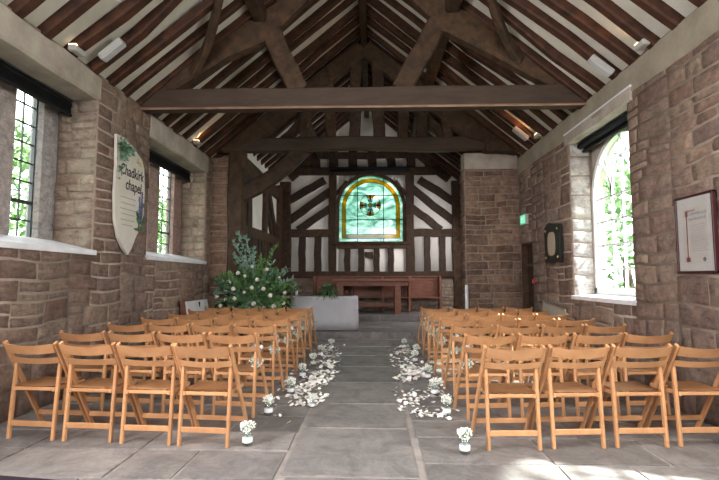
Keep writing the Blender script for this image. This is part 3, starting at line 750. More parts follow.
panel_wall(wl, PLc, T, 200)

# ------------------------------------------------------------------ chancel furniture
t = thing('bench_panelling', 'red brown wooden bench with panelled back along the east wall', 'bench', (0, 14.85, .34))
for i, x in enumerate((-1.80, -.66, .25, 1.06, 1.98)):
    if i == 4: x = 1.98
    bm = bm_new(); box(bm, (x-.035, -.42, 0), (x+.035, -.02, 1.08), 0, .01); obj('bench_end', bm, M['altar_wood'], t)
xs = (-1.80, -.66, .25, 1.06, 1.98)
for a, b in zip(xs, xs[1:]):
    bm = bm_new(); box(bm, (a+.035, -.08, .45), (b-.035, -.04, 1.04)); 
    box(bm, (a+.035, -.10, .95), (b-.035, -.03, 1.05), 0, .006)
    obj('back_panel', bm, M['altar_wood'], t)
bm = bm_new(); box(bm, (-1.8, -.44, .42), (2.0, -.05, .46), 0, .006); obj('seat', bm, M['altar_wood'], t)
bm = bm_new(); box(bm, (-1.84, -.15, 1.05), (2.02, .0, 1.09), 0, .008); obj('capping_rail', bm, M['altar_wood'], t)
t = thing('altar_table', 'long red brown wooden altar table on the upper step', 'table', (-.05, 14.0, .34))
bm = bm_new(); box(bm, (-1.14, -.36, .93), (1.16, .36, 1.0), 0, .008); obj('tabletop', bm, M['altar_wood'], t)
bm = bm_new(); box(bm, (-1.02, -.30, .80), (1.02, -.26, .93)); box(bm, (-1.02, .26, .80), (1.02, .30, .93)); obj('apron', bm, M['altar_wood'], t)
for x in (-.92, .72):
    for y in (-.22, .22):
        bm = bm_new(); box(bm, (x-.09, y-.07, 0), (x+.09, y+.07, .82), 0, .012); obj('leg', bm, M['altar_wood'], t)
bm = bm_new(); box(bm, (-.84, -.03, .2), (.64, .03, .3)); obj('stretcher', bm, M['altar_wood'], t)
# cloth covered table, lower step
tx0, tx1, ty0, ty1, tz = -1.92, -.42, 10.98, 11.6, .17
t = thing('side_table', 'wooden table hidden under a white cloth at the foot of the chancel', 'table', ((tx0+tx1)/2, 11.3, tz))
bm = bm_new(); box(bm, (-.98, -.29, .72), (.72, .30, .765), 0, .005); obj('tabletop', bm, M['beech'], t)
for x in (-.65, .65):
    for y in (-.24, .24): bm = bm_new(); box(bm, (x-.03, y-.03, 0), (x+.03, y+.03, .72)); obj('leg', bm, M['beech'], t)
bm = bm_new(); cx_, cy_ = (tx0+tx1)/2+.02, 11.3
def ring(hx, hy, z, fold, ph=0):
    out = []; n = 120
    for i in range(n):
        a = 2*PI*i/n; c, s = math.cos(a), math.sin(a); e = 7
        rr = (abs(c)**e+abs(s)**e)**(-1/e); x, y = c*rr, s*rr
        f = 1+fold*(math.sin(a*13+ph)+.5*math.sin(a*29))
        out.append(bm.verts.new((x*hx*f, y*hy*f, z)))
    return out
H_ = .77
rs = [ring(.70*k, .31*k, H_+.012, 0) for k in (.3, .7, .97)]+[ring(.76, .335, H_-.003, 0), ring(.77, .345, H_-.06, .001), ring(.775, .355, H_*.6, .004), ring(.78, .365, H_*.3, .007), ring(.785, .37, .02, .010)]
for a, b in zip(rs, rs[1:]):
    for i in range(120): bm.faces.new((a[i], b[i], b[(i+1) % 120], a[(i+1) % 120]))
bm.faces.new(rs[0])
bmesh.ops.solidify(bm, geom=bm.faces[:], thickness=.006)
tag(obj('tablecloth', bm, M['cloth'], None, True, (cx_, cy_, tz)), 'white linen cloth draped to the floor over the side table', 'tablecloth')
# spiky plant
def fern(loc, label, n=60, L=.34):
    t = thing('potted_plant', label, 'plant', loc); rnd = random.Random(5)
    bm = bm_new(); lathe(bm, [(.07, 0), (.09, .10), (.085, .10), (.08, .09)], 16); obj('pot', bm, M['black'], t)
    bm = bm_new()
    for i in range(n):
        a = rnd.uniform(0, 2*PI); el = rnd.uniform(.1, 1.3); r = rnd.uniform(.6, 1)*L; w = .022
        pts = []
        for k in range(6):
            q = k/5; pts.append(Vector((math.cos(a)*math.cos(el)*r*q, math.sin(a)*math.cos(el)*r*q, .09+math.sin(el)*r*q*.8-.22*q*q*(1.2-el*.5))))
        s = Vector((-math.sin(a), math.cos(a), 0))
        for k in range(5):
            w0, w1 = w*math.sin(PI*(.15+.8*k/5)), w*math.sin(PI*(.15+.8*(k+1)/5)) if k < 4 else .001
            v = [bm.verts.new(p) for p in (pts[k]-s*w0, pts[k]+s*w0, pts[k+1]+s*w1, pts[k+1]-s*w1)]; f = bm.faces.new(v); f.material_index = i % 2
    obj('foliage', bm, [M['green'], M['green_dark']], t); return t
fern((-1.08, 11.14, tz+.79), 'low spiky green plant spreading over the white clothed table', 130, .50)
t = thing('candle', 'short cream candle at the left end of the clothed table', 'candle', (-1.80, 11.15, tz+.79))
bm = bm_new(); lathe(bm, [(.03, 0), (.03, .10), (.02, .105)], 14); obj('wax', bm, M['rose'], t)
bm = bm_new(); tube(bm, [(0, 0, .10), (0, .003, .125)], .003, 5); obj('wick', bm, M['black'], t)

# flower arrangement ---------------------------------------------------
rnd = random.Random(21)
t = thing('flower_arrangement', 'large floral display of cream roses and trailing foliage on a stand', 'flowers', (-2.45, 9.90, 0))
bm = bm_new(); lathe(bm, [(.16, 0), (.16, .02), (.03, .06), (.02, .3), (.02, .70), (.12, .74), (.13, .86)], 18); obj('pedestal', bm, M['iron'], t)
bm = bm_new()
def spray(c0, d, L, n, ls, mi, w=.4):
    d = Vector(d).normalized(); c0 = Vector(c0); cur = Vector((0, 0, -.25))
    pts = [c0+d*L*k+cur*L*k*k for k in [i/6 for i in range(7)]]
    tube(bm, pts, .004, 4, mi)
    for i in range(n):
        k = rnd.uniform(.15, 1); p = c0+d*L*k+cur*L*k*k
        dd = Vector((rnd.uniform(-1, 1), rnd.uniform(-1, 1), rnd.uniform(-.5, 1)))*.8+d*.6
        leaf(bm, p, dd, ls*rnd.uniform(.7, 1.3), ls*w*rnd.uniform(.8, 1.2), mi, rnd)
core = Vector((0, 0, .98))
for i in range(190):
    a = rnd.uniform(0, 2*PI); el = rnd.uniform(-.7, 1.2)
    L = rnd.uniform(.48, .76)*(1.28 if el > .35 else .95)
    spray(core+Vector((rnd.uniform(-.2, .2), rnd.uniform(-.12, .12), rnd.uniform(-.15, .1))), (math.cos(a)*math.cos(el), math.sin(a)*math.cos(el)*.38, math.sin(el)+.05), L, 18, rnd.uniform(.08, .13), rnd.choice((0, 0, 1, 1, 2)), .45)
for d, L in (((-.22, 0, 1), 1.8), ((-.14, 0, 1), 1.7), ((-.32, 0, 1), 1.65), ((-.42, 0, 1), 1.3), ((-.05, 0, 1), 1.3), ((.1, 0, 1), 1.1), ((.3, 0, 1), 1.5), ((-1, 0, .45), .85), ((-1, -.1, .30), .86), ((-.9, 0, -.25), .75), ((.42, .1, .9), .88), ((.8, 0, .1), .6)):
    spray(core, d, L, 60, .10, 2 if d[0] < 0 else 1, .42)
obj('foliage', bm, [M['green_dark'], M['green'], M['euc']], t)['kind'] = 'stuff'
def rose_bm(r, seed=0):
    b = bm_new(); rd = random.Random(seed)
    ball(b, (0, 0, 0), r*.62, 2, (1, 1, .95))
    for ringi, (rr, n, z) in enumerate(((.62, 5, .1), (.8, 6, -.1), (.95, 7, -.3))):
        for i in range(n):
            a = 2*PI*i/n+ringi; c = Vector((math.cos(a)*rr*r*.7, math.sin(a)*rr*r*.7, z*r)); u = Vector((-math.sin(a), math.cos(a), 0)); o = Vector((math.cos(a), math.sin(a), 0))
            P = [c-u*r*.3-Vector((0, 0, r*.35)), c+u*r*.3-Vector((0, 0, r*.35)), c+u*r*.45+Vector((0, 0, r*.2))+o*r*.12, c+Vector((0, 0, r*.42))+o*r*.2, c-u*r*.45+Vector((0, 0, r*.2))+o*r*.12]
            b.faces.new([b.verts.new(p) for p in P])
    return b
rose0 = None
pr = [(-.62, -.12, .62), (-.45, -.2, .98), (-.50, -.22, .72), (-.30, -.3, .74), (-.12, -.3, 1.08), (-.13, -.32, .83), (.05, -.34, .66), (.10, -.3, 1.02), (.22, -.3, .88), (.35, -.3, .78), (.24, -.34, .60), (-.05, -.33, .52),
      (.48, -.2, 1.05), (.58, -.15, .82), (-.22, -.3, .50), (-.40, -.26, .47), (.40, -.25, .62), (-.02, -.2, 1.22), (.25, -.2, 1.18), (-.72, -.05, .76), (-.35, -.25, .88), (.02, -.36, .90), (.55, -.1, .66), (-.28, -.2, 1.12), (.10, -.35, .44), (-.60, -.1, 1.0)]
for i, p in enumerate(pr):
    if rose0 is None: rose0 = obj('rose', rose_bm(.055, 1), M['rose'], t, True); c = rose0
    else: c = rose0.copy(); col(c)
    c.location = (p[0]*1.1, p[1]*1.15, p[2]*1.32-.02); c.parent = t; k = rnd.uniform(.65, 1.1); c.scale = (k, k, k); c.rotation_euler = (rnd.uniform(.9, 1.7), 0, rnd.uniform(-.6, .6))

# ------------------------------------------------------------------ chairs
def curved_slat(bm, x, y, z, h, th, bow, sag, tilt, n=10):
    pts = []
    rings = []
    for i in range(n+1):
        k = i/n*2-1; xx = k*x; dy = -bow*(1-k*k); dz = -sag*(1-k*k)
        ty = -tilt  # lean with the post: y decreases with z
        a = [(xx, y+dy-th/2, z-h/2+dz*.8), (xx, y+dy+th/2, z-h/2+dz*.8), (xx, y+dy+th/2+ty*h, z+h/2+dz), (xx, y+dy-th/2+ty*h, z+h/2+dz)]
        rings.append([bm.verts.new(p) for p in a])
    for r, q in zip(rings, rings[1:]):
        for j in range(4): bm.faces.new((r[j], q[j], q[(j+1) % 4], r[(j+1) % 4]))
    bm.faces.new(rings[0]); bm.faces.new(rings[-1][::-1])
def make_chair():
    t = thing('folding_chair', 'x', 'chair')
    ax, bx = .232, .203
    slope = .47/.8
    ya = lambda z: .40-slope*z
    for s in (-1, 1):
        bm = bm_new(); sweep(bm, [(s*ax, ya(0), 0), (s*ax, ya(.4), .4), (s*ax, ya(.815), .815)], .024, .042, up=(0, 1, 0), bev=.005); lg_ = obj('leg', bm, M['beech'], t)
        bm = bm_new(); tube(bm, [(s*.186, .03, .655), (s*.25, .03, .655)], .006, 8); obj('pivot_bolt', bm, M['iron'], lg_)
    for s in (-1, 1):
        bm = bm_new(); sweep(bm, [(s*bx, -.02, 0), (s*bx, .005, .35), (s*bx, .03, .66)], .026, .036, up=(0, 1, 0), bev=.005); obj('leg', bm, M['beech'], t)
    bm = bm_new(); curved_slat(bm, .222, ya(.765)-.006, .768, .080, .014, .022, .020, slope); obj('top_slat', bm, M['beech'], t, False)
    bm = bm_new(); curved_slat(bm, .222, ya(.66)-.006, .660, .052, .014, .020, .012, slope); obj('lower_slat', bm, M['beech'], t, False)
    bm = bm_new(); n = 8; g = []
    for j in range(9):
        row = []
        for i in range(n+1):
            x = (-1+2*i/n)*.185; y = -.005+.40*j/8; z = .445-.006*(1-(x/.185)**2)-(.012 if j == 8 else 0)-(.004 if j == 0 else 0)
            row.append(bm.verts.new((x, y, z)))
        g.append(row)
    for j in range(8):
        for i in range(n): bm.faces.new((g[j][i], g[j][i+1], g[j+1][i+1], g[j+1][i]))
    bmesh.ops.solidify(bm, geom=bm.faces[:], thickness=.016); obj('seat', bm, M['beech'], t)
    for s in (-1, 1):
        bm = bm_new(); box(bm, (s*.178-.012, -.012, .395), (s*.178+.012, .37, .43), 0, .003); obj('seat_rail', bm, M['beech'], t)
    bm = bm_new(); box(bm, (-.19, -.006, .40), (.19, .012, .428), 0, .003); obj('seat_crossbar', bm, M['beech'], t)
    bm = bm_new(); box(bm, (-.19, -.022, .105), (.19, -.006, .15), 0, .003); obj('rear_stretcher', bm, M['beech'], t)
    bm = bm_new(); box(bm, (-.22, ya(.13)-.01, .11), (.22, ya(.13)+.006, .152), 0, .003); obj('front_stretcher', bm, M['beech'], t)
    return t
proto = make_chair(); used = False
ROWY = [3.93, 4.80, 5.66, 6.50, 7.35, 8.20, 9.02]
rown = ['front row nearest the camera', 'second row from the camera', 'third row from the camera', 'fourth row from the camera', 'fifth row from the camera', 'sixth row from the camera', 'farthest row by the chancel']
pos_l = ['beside the aisle', 'second from the aisle', 'third from the aisle', 'against the wall']
rnd = random.Random(14); chairs = {}
for side in (-1, 1):
    for r, y0 in enumerate(ROWY):
        pitch = .51 if r == 0 else .532
        if side > 0: pitch = .522 if r == 0 else .53
        for k in range(4):
            if side < 0: x = -1.37-pitch*k
            else: x = 1.11+pitch*k
            yy = y0+.045*k+(0 if r else .03)
            if not used: c = proto; used = True; kids = None
            else:
                c = copy_tree(proto)
            jit = 1 if r else .3
            c.location = (x+rnd.uniform(-.012, .012), yy+rnd.uniform(-.02, .02)*jit, 0)
            c.rotation_euler = (0, 0, side*math.radians(4.0+rnd.uniform(-1.5, 1.5)))
            c['label'] = 'honey wooden folding chair, %s, %s, %s of aisle' % (rown[r].replace('from the camera', 'from camera').replace('nearest the camera', 'nearest camera'), pos_l[k], 'left' if side < 0 else 'right')
            c['category'] = 'chair'; c['group'] = 'wooden folding chairs in rows %s of the aisle' % ('left' if side < 0 else 'right')
            chairs[(side, r, k)] = c

# ------------------------------------------------------------------ jars and posies
def gyp_bm(n, R, cz, seed, stems=True, size=.007):
    rd = random.Random(seed); a = bm_new(); b = bm_new()
    for i in range(n):
        v = Vector((rd.gauss(0, 1), rd.gauss(0, 1), rd.gauss(0, 1))).normalized()*R*rd.uniform(.45, 1); v.z = v.z*.8+cz
        vs = bmesh.ops.create_icosphere(a, subdivisions=1, radius=size*rd.uniform(.7, 1.4))['verts']
        for q in vs: q.co += v
        if i % 2 == 0: tube(b, [(v.x*.12, v.y*.12, cz-R*.9), tuple(v)], .0012, 3, cap=False)
        if i % 3 == 0: leaf(b, v*.9, (rd.uniform(-1, 1), rd.uniform(-1, 1), rd.uniform(-.3, 1)), .022, .008, 0, rd)
    for f in a.faces: f.smooth = True
    return a, b
def make_jar():
    t = thing('flower_jar', 'x', 'jar')
    bm = bm_new(); lathe(bm, [(.036, 0), (.040, .006), (.041, .08), (.034, .095), (.036, .105), (.032, .105), (.030, .093), (.036, .078), (.035, .008)], 20); gj = obj('glass_jar', bm, M['jar_glass'], t, True)
    bm = bm_new(); lathe(bm, [(.034, .009), (.0345, .05)], 16); obj('water', bm, M['jar_glass'], gj, True)
    bm = bm_new(); lathe(bm, [(.0412, .03), (.0416, .031), (.0416, .066), (.0412, .067)], 20); obj('ribbon', bm, M['cloth'], gj, True)
    a, b = gyp_bm(130, .062, .155, 3); tube(b, [(0, 0, .01), (.005, 0, .12)], .006, 6); tube(b, [(-.02, .01, .01), (0, 0, .12)], .004, 6)
    obj('blossoms', a, M['blossom'], t)['kind'] = 'stuff'; obj('stems', b, M['gyp_green'], t)['kind'] = 'stuff'
    return t
jar0 = make_jar(); first = True
JL = [(-1.03, 3.98), (-1.05, 4.85), (-.65, 5.12), (-.98, 5.72), (-.98, 6.65), (-.95, 7.55), (-.93, 8.45), (-.82, 9.3)]
JR = [(.70, 3.85), (.72, 4.9), (.70, 5.7), (.72, 6.6), (.66, 7.9), (.74, 8.6), (.58, 9.4)]
ords = ['nearest the camera', 'second from the camera', 'third from the camera', 'fourth from the camera', 'fifth from the camera', 'sixth from the camera', 'seventh from the camera', 'farthest from the camera']
for nm, L in (('left', JL), ('right', JR)):
    for i, (x, y) in enumerate(L):
        if first: c = jar0; first = False
        else:
            c = copy_tree(jar0)
        c.location = (x, y, 0); c.rotation_euler = (0, 0, i*1.3); k = 1.0 if i != 2 or nm == 'right' else .7; c.scale = (k, k, k)
        w = ords[i] if i < len(L)-1 else ords[-1]
        c['label'] = 'small glass jar of white gypsophila %s edge of aisle, %s' % (nm, w); c['category'] = 'jar'; c['group'] = 'flower jars along the aisle'
def make_posy():
    t = thing('chair_posy', 'x', 'flowers')
    a, b = gyp_bm(120, .075, -.07, 8, size=.006); obj('blossoms', a, M['blossom'], t)['kind'] = 'stuff'
    rd = random.Random(3)
    for i in range(40): leaf(b, (rd.uniform(-.05, .05), rd.uniform(-.04, .04), rd.uniform(-.12, .12)), (rd.uniform(-1, 1), rd.uniform(-1, 1), rd.uniform(-1, 1)), .06, .022, 0, rd)
    obj('greenery', b, M['euc'], t)['kind'] = 'stuff'
    for p in ((-.035, -.03, .09), (.035, -.02, .075), (0, -.045, .04)):
        o = obj('rose', rose_bm(.034, 2), M['pinkrose'], t, True); o.location = p; o.rotation_euler = (1.1, 0, 0)
    bm = bm_new(); tube(bm, [(0, .01, .1), (.01, .0, .16)], .004, 6); obj('ribbon_tie', bm, M['cloth'], t)
    return t
posy0 = make_posy(); first = True
for side in (-1, 1):
    for r in range(1, 7):
        if first: c = posy0; first = False
        else:
            c = copy_tree(posy0)
        ch = chairs[(side, r, 0)]
        c.location = (ch.location.x-side*.19, ch.location.y+.10, .58); c.rotation_euler = (0, 0, side*.3+r)
        c['label'] = 'posy tied to aisle chair, %s, %s of aisle' % (rown[r].replace('the camera', 'camera'), 'left' if side < 0 else 'right')
        c['category'] = 'flowers'; c['group'] = 'posies tied to the aisle chairs'

# ------------------------------------------------------------------ petals
def petal_geo(bm, loc, s, rz, rx, ry, rd):
    R = Matrix.Translation(loc) @ Matrix.Rotation(rz, 4, 'Z') @ Matrix.Rotation(rx, 4, 'X') @ Matrix.Rotation(ry, 4, 'Y')
    P = [(0, 0, .0), (-.4, .2, .12), (-.5, .6, .2), (-.2, 1, .16), (.2, 1, .16), (.5, .6, .2), (.4, .2, .12)]
    c = bm.verts.new(R @ (Vector((0, .5, .0))*s)); v = [bm.verts.new(R @ (Vector(p)*s)) for p in P]
    for i in range(7): bm.faces.new((v[i], v[(i+1) % 7], c))
bm = bm_new(); petal_geo(bm, Vector((0, -.02, .0)), .043, 0, .12, .1, None)
p0 = bpy.data.meshes.new('petal'); bm.to_mesh(p0); bm.free(); p0.materials.append(M['petal'])
for pl in p0.polygons: pl.use_smooth = True
rd = random.Random(55)
def petal_pos(side):
    while True:
        if side < 0:
            y = rd.choice((rd.uniform(5.1, 7.2), rd.uniform(5.1, 9.8))); c = -.80+.04*math.sin(y*2.6); x = rd.gauss(c, .13)
            if y < 5.3 and rd.random() < .4: x = rd.gauss(-.95, .1); y = rd.uniform(4.5, 4.9)
            if not -1.2 < x < -.5: continue
        else:
            y = rd.choice((rd.uniform(4.75, 7.5), rd.uniform(4.7, 9.8))); c = .55+.05*math.sin(y*2.1+1); x = rd.gauss(c, .15)
            if not .22 < x < .86: continue
        if rd.random() > .55+1.3*noise.noise(Vector((x*2.5, y*1.9, side*3))): continue
        return x, y
for side, nm in ((-1, 'left'), (1, 'right')):
    P = sorted((petal_pos(side) for _ in range(470)), key=lambda q: q[1])
    for i, (x, y) in enumerate(P[:150]):
        o = bpy.data.objects.new('petal', p0); col(o); s = rd.uniform(.7, 1.35)
        o.location = (x, y, .006+rd.uniform(0, .012)); o.scale = (s, s, s); o.rotation_euler = (rd.uniform(-.35, .35), rd.uniform(-.35, .35), rd.uniform(0, 6.3))
        o['label'] = 'pale flower petal scattered on the stone floor along the %s edge of aisle' % nm; o['category'] = 'petal'; o['group'] = 'flower petals along the %s edge of the aisle' % nm
    bm = bm_new()
    for x, y in P[150:]: petal_geo(bm, Vector((x, y, .006+rd.uniform(0, .02))), .05*rd.uniform(.7, 1.4), rd.uniform(0, 6.3), rd.uniform(-.5, .5), rd.uniform(-.5, .5), rd)
    o = obj('petal_scatter', bm, M['petal_stuff'], None, True); tag(o, 'drift of pale petals farther along the %s edge of the aisle' % nm, 'petals'); o['kind'] = 'stuff'

# ------------------------------------------------------------------ things on the walls
def text_mesh(txt, size, m, parent, loc, rot, name, extrude=.001, shear=0, sx=1):
    cu = bpy.data.curves.new(name, 'FONT'); cu.body = txt; cu.size = size; cu.extrude = extrude; cu.align_x = 'CENTER'; cu.align_y = 'CENTER'; cu.shear = shear; cu.offset = .0015
    tmp = bpy.data.objects.new(name+'_tmp', cu); col(tmp)
    dg = bpy.context.evaluated_depsgraph_get(); me = bpy.data.meshes.new_from_object(tmp.evaluated_get(dg))
    bpy.data.objects.remove(tmp); o = bpy.data.objects.new(name, me); col(o); me.materials.clear(); me.materials.append(m)
    o.parent = parent; o.location = loc; o.rotation_euler = rot; o.scale = (sx, 1, 1); return o
ink = mat('black ink', (.02, .02, .02), .6); greyink = mat('grey ink', (.35, .33, .32), .7)
lav = mat('lavender', (.16, .11, .30), .8); gold = mat('gold', (.55, .38, .12), .4, .5)
board = plain_noise('cream board', (.56, .52, .44), (.66, .62, .54), 3, .7, .1)
# hanging sign on left wall, local x = along wall (world +Y), faces +X
t = thing('chapel_sign', 'cream shield shaped chapel sign with painted flowers hung on left wall', 'sign', (XL+.05, 6.58, 1.68), 0)
t.rotation_euler = (0, 0, PI/2)    # local x -> world y, local -y -> world +x
out2 = [(0, 0), (.10, .10), (.20, .26), (.33, .42), (.41, .62), (.42, .95), (.38, 1.30), (.30, 1.42), (.02, 1.54), (-.22, 1.60), (-.40, 1.60), (-.38, 1.20), (-.39, .80), (-.36, .45), (-.26, .22), (-.12, .08)]
bm = bm_new(); extrude_outline(bm, out2, lambda u, v, d: (u, d, v), -.02, .02); sb = obj('sign_board', bm, board, t)
text_mesh('Chadkirk', .215, ink, sb, (.03, -.024, 1.16), (PI/2, 0, 0), 'lettering', shear=.1, sx=.82)
text_mesh('chapel', .215, ink, sb, (.08, -.024, .97), (PI/2, 0, 0), 'lettering', shear=.1, sx=.82)
bm = bm_new()
for i, (z, w) in enumerate(((.78, .42), (.70, .40), (.62, .42), (.55, .36), (.47, .38), (.40, .30))): box(bm, (-.05-w/2, -.0235, z), (-.05+w/2, -.0215, z+.012))
obj('small_print', bm, greyink, sb)
rd = random.Random(2); bm = bm_new()
for i in range(110):
    a = rd.random(); x = -.36+a*.36*rd.random(); z = 1.58-rd.random()*.36*(1-a)-.12*a-(rd.random()*.25 if a < .3 else 0)
    leaf(bm, (x, -.03-rd.random()*.03, z), (rd.uniform(-1, 1), rd.uniform(-.6, 0), rd.uniform(-1, .6)), .09, .04, rd.choice((0, 1)), rd)
obj('painted_foliage', bm, [M['euc'], M['green_dark']], sb)
bm = bm_new()
for (x, z) in ((.16, 1.36), (.24, 1.33)):
    for k in range(5): a = k*2*PI/5; leaf(bm, (x, -.03, z), (math.cos(a), -.2, math.sin(a)), .05, .02, 0, rd)
obj('golden_flower', bm, gold, sb)
bm = bm_new(); bm_b = bm_new()
for s_, (bx_, tx_) in enumerate(((.25, .33), (.27, .26), (.22, .36))):
    tube(bm, [(bx_, -.028, .35), ((bx_+tx_)/2, -.03, .6), (tx_, -.03, .92-.08*s_)], .006, 5)
    for i in range(14):
        k = i/14; ball(bm_b, (tx_+(bx_-tx_)*k*.4+rd.uniform(-.015, .015), -.032, .93-.08*s_-k*.33), .014, 1)
for i in range(14): leaf(bm, (.25, -.03, .36+.02*i), (rd.uniform(-1, 1), -.1, rd.uniform(-.2, 1)), .16, .045, 0, rd)
obj('painted_stems', bm, M['green_dark'], sb); obj('lavender_flowers', bm_b, lav, sb)
bm = bm_new(); tube(bm, [(-.36, 0, 1.58), (.05, .02, 1.98), (.28, 0, 1.40)], .004, 5); obj('hanging_wire', bm, M['iron'], t)
# framed certificate on the right wall, faces -X
t = thing('picture_frame', 'framed illuminated certificate with a dark red frame on right wall', 'picture frame', (XR-.045, 4.66, 1.40), -PI/2)
W_, H_ = .55, .755
bm = bm_new(); q = .022
for a, b in (((-W_/2, -.02, 0), (W_/2, .02, q)), ((-W_/2, -.02, H_-q), (W_/2, .02, H_)), ((-W_/2, -.02, 0), (-W_/2+q, .02, H_)), ((W_/2-q, -.02, 0), (W_/2, .02, H_))): box(bm, a, b, 0, .004)
obj('frame', bm, mat('dark red frame', (.05, .012, .014), .4), t)
bm = bm_new(); box(bm, (-W_/2+.01, -.004, .01), (W_/2-.01, .012, H_-.01)); obj('mount', bm, mat('cream mount', (.52, .50, .46), .8), t)
bm = bm_new(); box(bm, (-W_/2+.10, -.0065, .09), (W_/2-.10, -.004, H_-.12)); obj('parchment', bm, mat('parchment', (.50, .46, .41), .8), t)
redink = mat('red ink', (.20, .07, .06), .7)
bm = bm_new(); rd = random.Random(12)
for (z, x0, x1) in ((.57, -.10, .16), (.52, -.08, .15)):
    x = x0
    while x < x1: w = rd.uniform(.012, .03); box(bm, (x, -.0085, z-.012), (x+w*.7, -.0065, z+rd.uniform(.008, .022))); x += w
for i in range(14):
    z = .46-.019*i; x = -.06
    while x < .15: w = rd.uniform(.01, .04); box(bm, (x, -.0085, z), (x+w*.8, -.0065, z+.005)); x += w
obj('script_lines', bm, greyink, t)
bm = bm_new(); box(bm, (-.13, -.009, .55), (-.09, -.0065, .60)); box(bm, (-.117, -.009, .12), (-.106, -.0065, .56)); box(bm, (-.14, -.009, .11), (-.08, -.0065, .155))
for k in range(6): ball(bm, (-.12+.05*k/2, -.008, .60+.008*(k % 2)), .008, 1)
obj('illuminated_border', bm, redink, t)
bm = bm_new(); lathe(bm, [(.02, 0), (.02, .003)], 14); 
o = obj('seal', bm, mat('blue seal', (.12, .13, .2), .5), t); o.rotation_euler = (PI/2, 0, 0); o.location = (.12, -.0065, .13)
bm = bm_new(); box(bm, (-W_/2+q, -.012, q), (W_/2-q, -.010, H_-q)); obj('glass', bm, clear_glass('frame glass', (.97, .97, .97), .07), t)
# black memorial plaque
t = thing('memorial_plaque', 'black wall memorial with pale oval panel beside arched window', 'plaque', (XR-.065, 8.26, 1.61), -PI/2)
bm = bm_new(); extrude_outline(bm, [(-.34, .02), (-.1, 0), (.12, .03), (.34, .0), (.35, .3), (.33, .64), (.1, .66), (-.1, .70), (-.35, .62), (-.33, .3)], lambda u, v, d: (u, d, v), -.025, .03); obj('plaque_board', bm, mat('black slate', (.012, .014, .012), .35, .5), t)
bm = bm_new(); ov = []
for i in range(28):
    a = 2*PI*i/28; c_, s_ = math.cos(a), math.sin(a); ov.append((.17*math.copysign(abs(c_)**.6, c_), .33+.20*math.copysign(abs(s_)**.6, s_)))
extrude_outline(bm, ov, lambda u, v, d: (u, d, v), -.032, -.02); obj('oval_panel', bm, mat('brass panel', (.42, .34, .25), .5), t)
for x, z in ((-.27, .10), (.27, .10), (-.27, .57), (.27, .57)):
    bm = bm_new(); ball(bm, (x, -.03, z), .022, 2, (1, .4, 1)); obj('brass_stud', bm, gold, t)
# exit sign
t = thing('exit_sign', 'small green lit exit sign above the door on right wall', 'sign', (XR-.06, 9.80, 2.44), -PI/2+.05)
bm = bm_new(); box(bm, (-.16, -.03, 0), (.16, .035, .21), 0, .006); obj('housing', bm, M['white_plastic'], t)
bm = bm_new(); box(bm, (-.15, -.034, .012), (.15, -.029, .198)); obj('green_panel', bm, M['green_sign'], t)
bm = bm_new(); ball(bm, (-.055, -.037, .160), .016, 1, (1, .2, 1))
for p in (((-.05, .14), (-.06, .09)), ((-.06, .09), (-.03, .06), (-.035, .025)), ((-.06, .09), (-.085, .06), (-.11, .055)), ((-.05, .135), (-.02, .115), (0, .125)), ((-.05, .135), (-.09, .12))):
    sweep(bm, [(x, -.037, z) for x, z in p], .014, .004, up=(0, 1, 0))
sweep(bm, [(.03, -.037, .03), (.03, -.037, .17), (.10, -.037, .17), (.10, -.037, .03)], .012, .004, up=(0, 1, 0))
obj('running_figure', bm, M['sign_white'], t)
bm = bm_new(); box(bm, (XR-.045, 9.38, 1.24), (XR-.005, 9.47, 1.33), 0, .006)
t = thing('fire_alarm_point', 'red fire alarm call point beside the door on right wall', 'alarm', (XR-.02, 9.42, 1.25), -PI/2); bm.free()
bm = bm_new(); box(bm, (-.045, -.025, 0), (.045, .015, .09), 0, .006); obj('case', bm, mat('alarm red', (.5, .02, .03), .4), t)
bm = bm_new(); box(bm, (-.022, -.028, .025), (.022, -.024, .06)); obj('break_panel', bm, M['white_plastic'], t)
# eave fixtures
def uplight(loc, side, label):
    t = thing('eaves_spotlight', label, 'light', loc)
    bm = bm_new(); box(bm, (-.05, -.10, 0), (.05, .10, .07), 0, .012); obj('housing', bm, M['white_plastic'], t)
    bm = bm_new(); box(bm, (-.045, -.09, .068), (.045, .09, .08)); obj('lens', bm, M['lamp'], t)
    d = bpy.data.lights.new('spot_bulb', 'SPOT'); d.energy = 65; d.color = (1, .50, .20); d.spot_size = 2.2; d.spot_blend = 1; d.shadow_soft_size = .06
    l = bpy.data.objects.new('spot_bulb', d); col(l); l.location = (loc[0], loc[1], loc[2]+.11); l.rotation_euler = (0, PI-side*.35, 0)
    return t
uplight((XL+.07, 5.25, ZW+.04), -1, 'small white eaves uplight above the near left window')
uplight((XL+.07, 9.05, ZW+.04), -1, 'small white eaves uplight above the far left window')
uplight((XR-.09, 5.3, ZW+.04), 1, 'small white eaves uplight at the near end of right wall')
uplight((XR-.09, 8.75, ZW+.04), 1, 'small white eaves uplight beyond the arched window on right')
def batten(x, y, label):
    s = -1 if x < RX else 1; z = roofz(x)-.06
    t = thing('light_box', label, 'light', (x, y, z)); ang = math.atan2(RZ-ZW, 3.3)*(-s)
    t.rotation_euler = (0, -ang*1, 0) if s < 0 else (0, -ang, 0)
    bm = bm_new(); box(bm, (-.17, -.055, -.05), (.17, .055, .03), 0, .012); obj('casing', bm, M['white_plastic'], t)
    bm = bm_new(); box(bm, (-.16, -.055, -.064), (.16, .055, -.048), 0, .01); obj('diffuser', bm, mat('diffuser', (.42, .42, .42), .3), t)
batten(-3.17, 5.5, 'grey white rectangular light box fixed to rafters on left slope')
batten(2.88, 5.95, 'grey white rectangular light box fixed to rafters on near right slope')
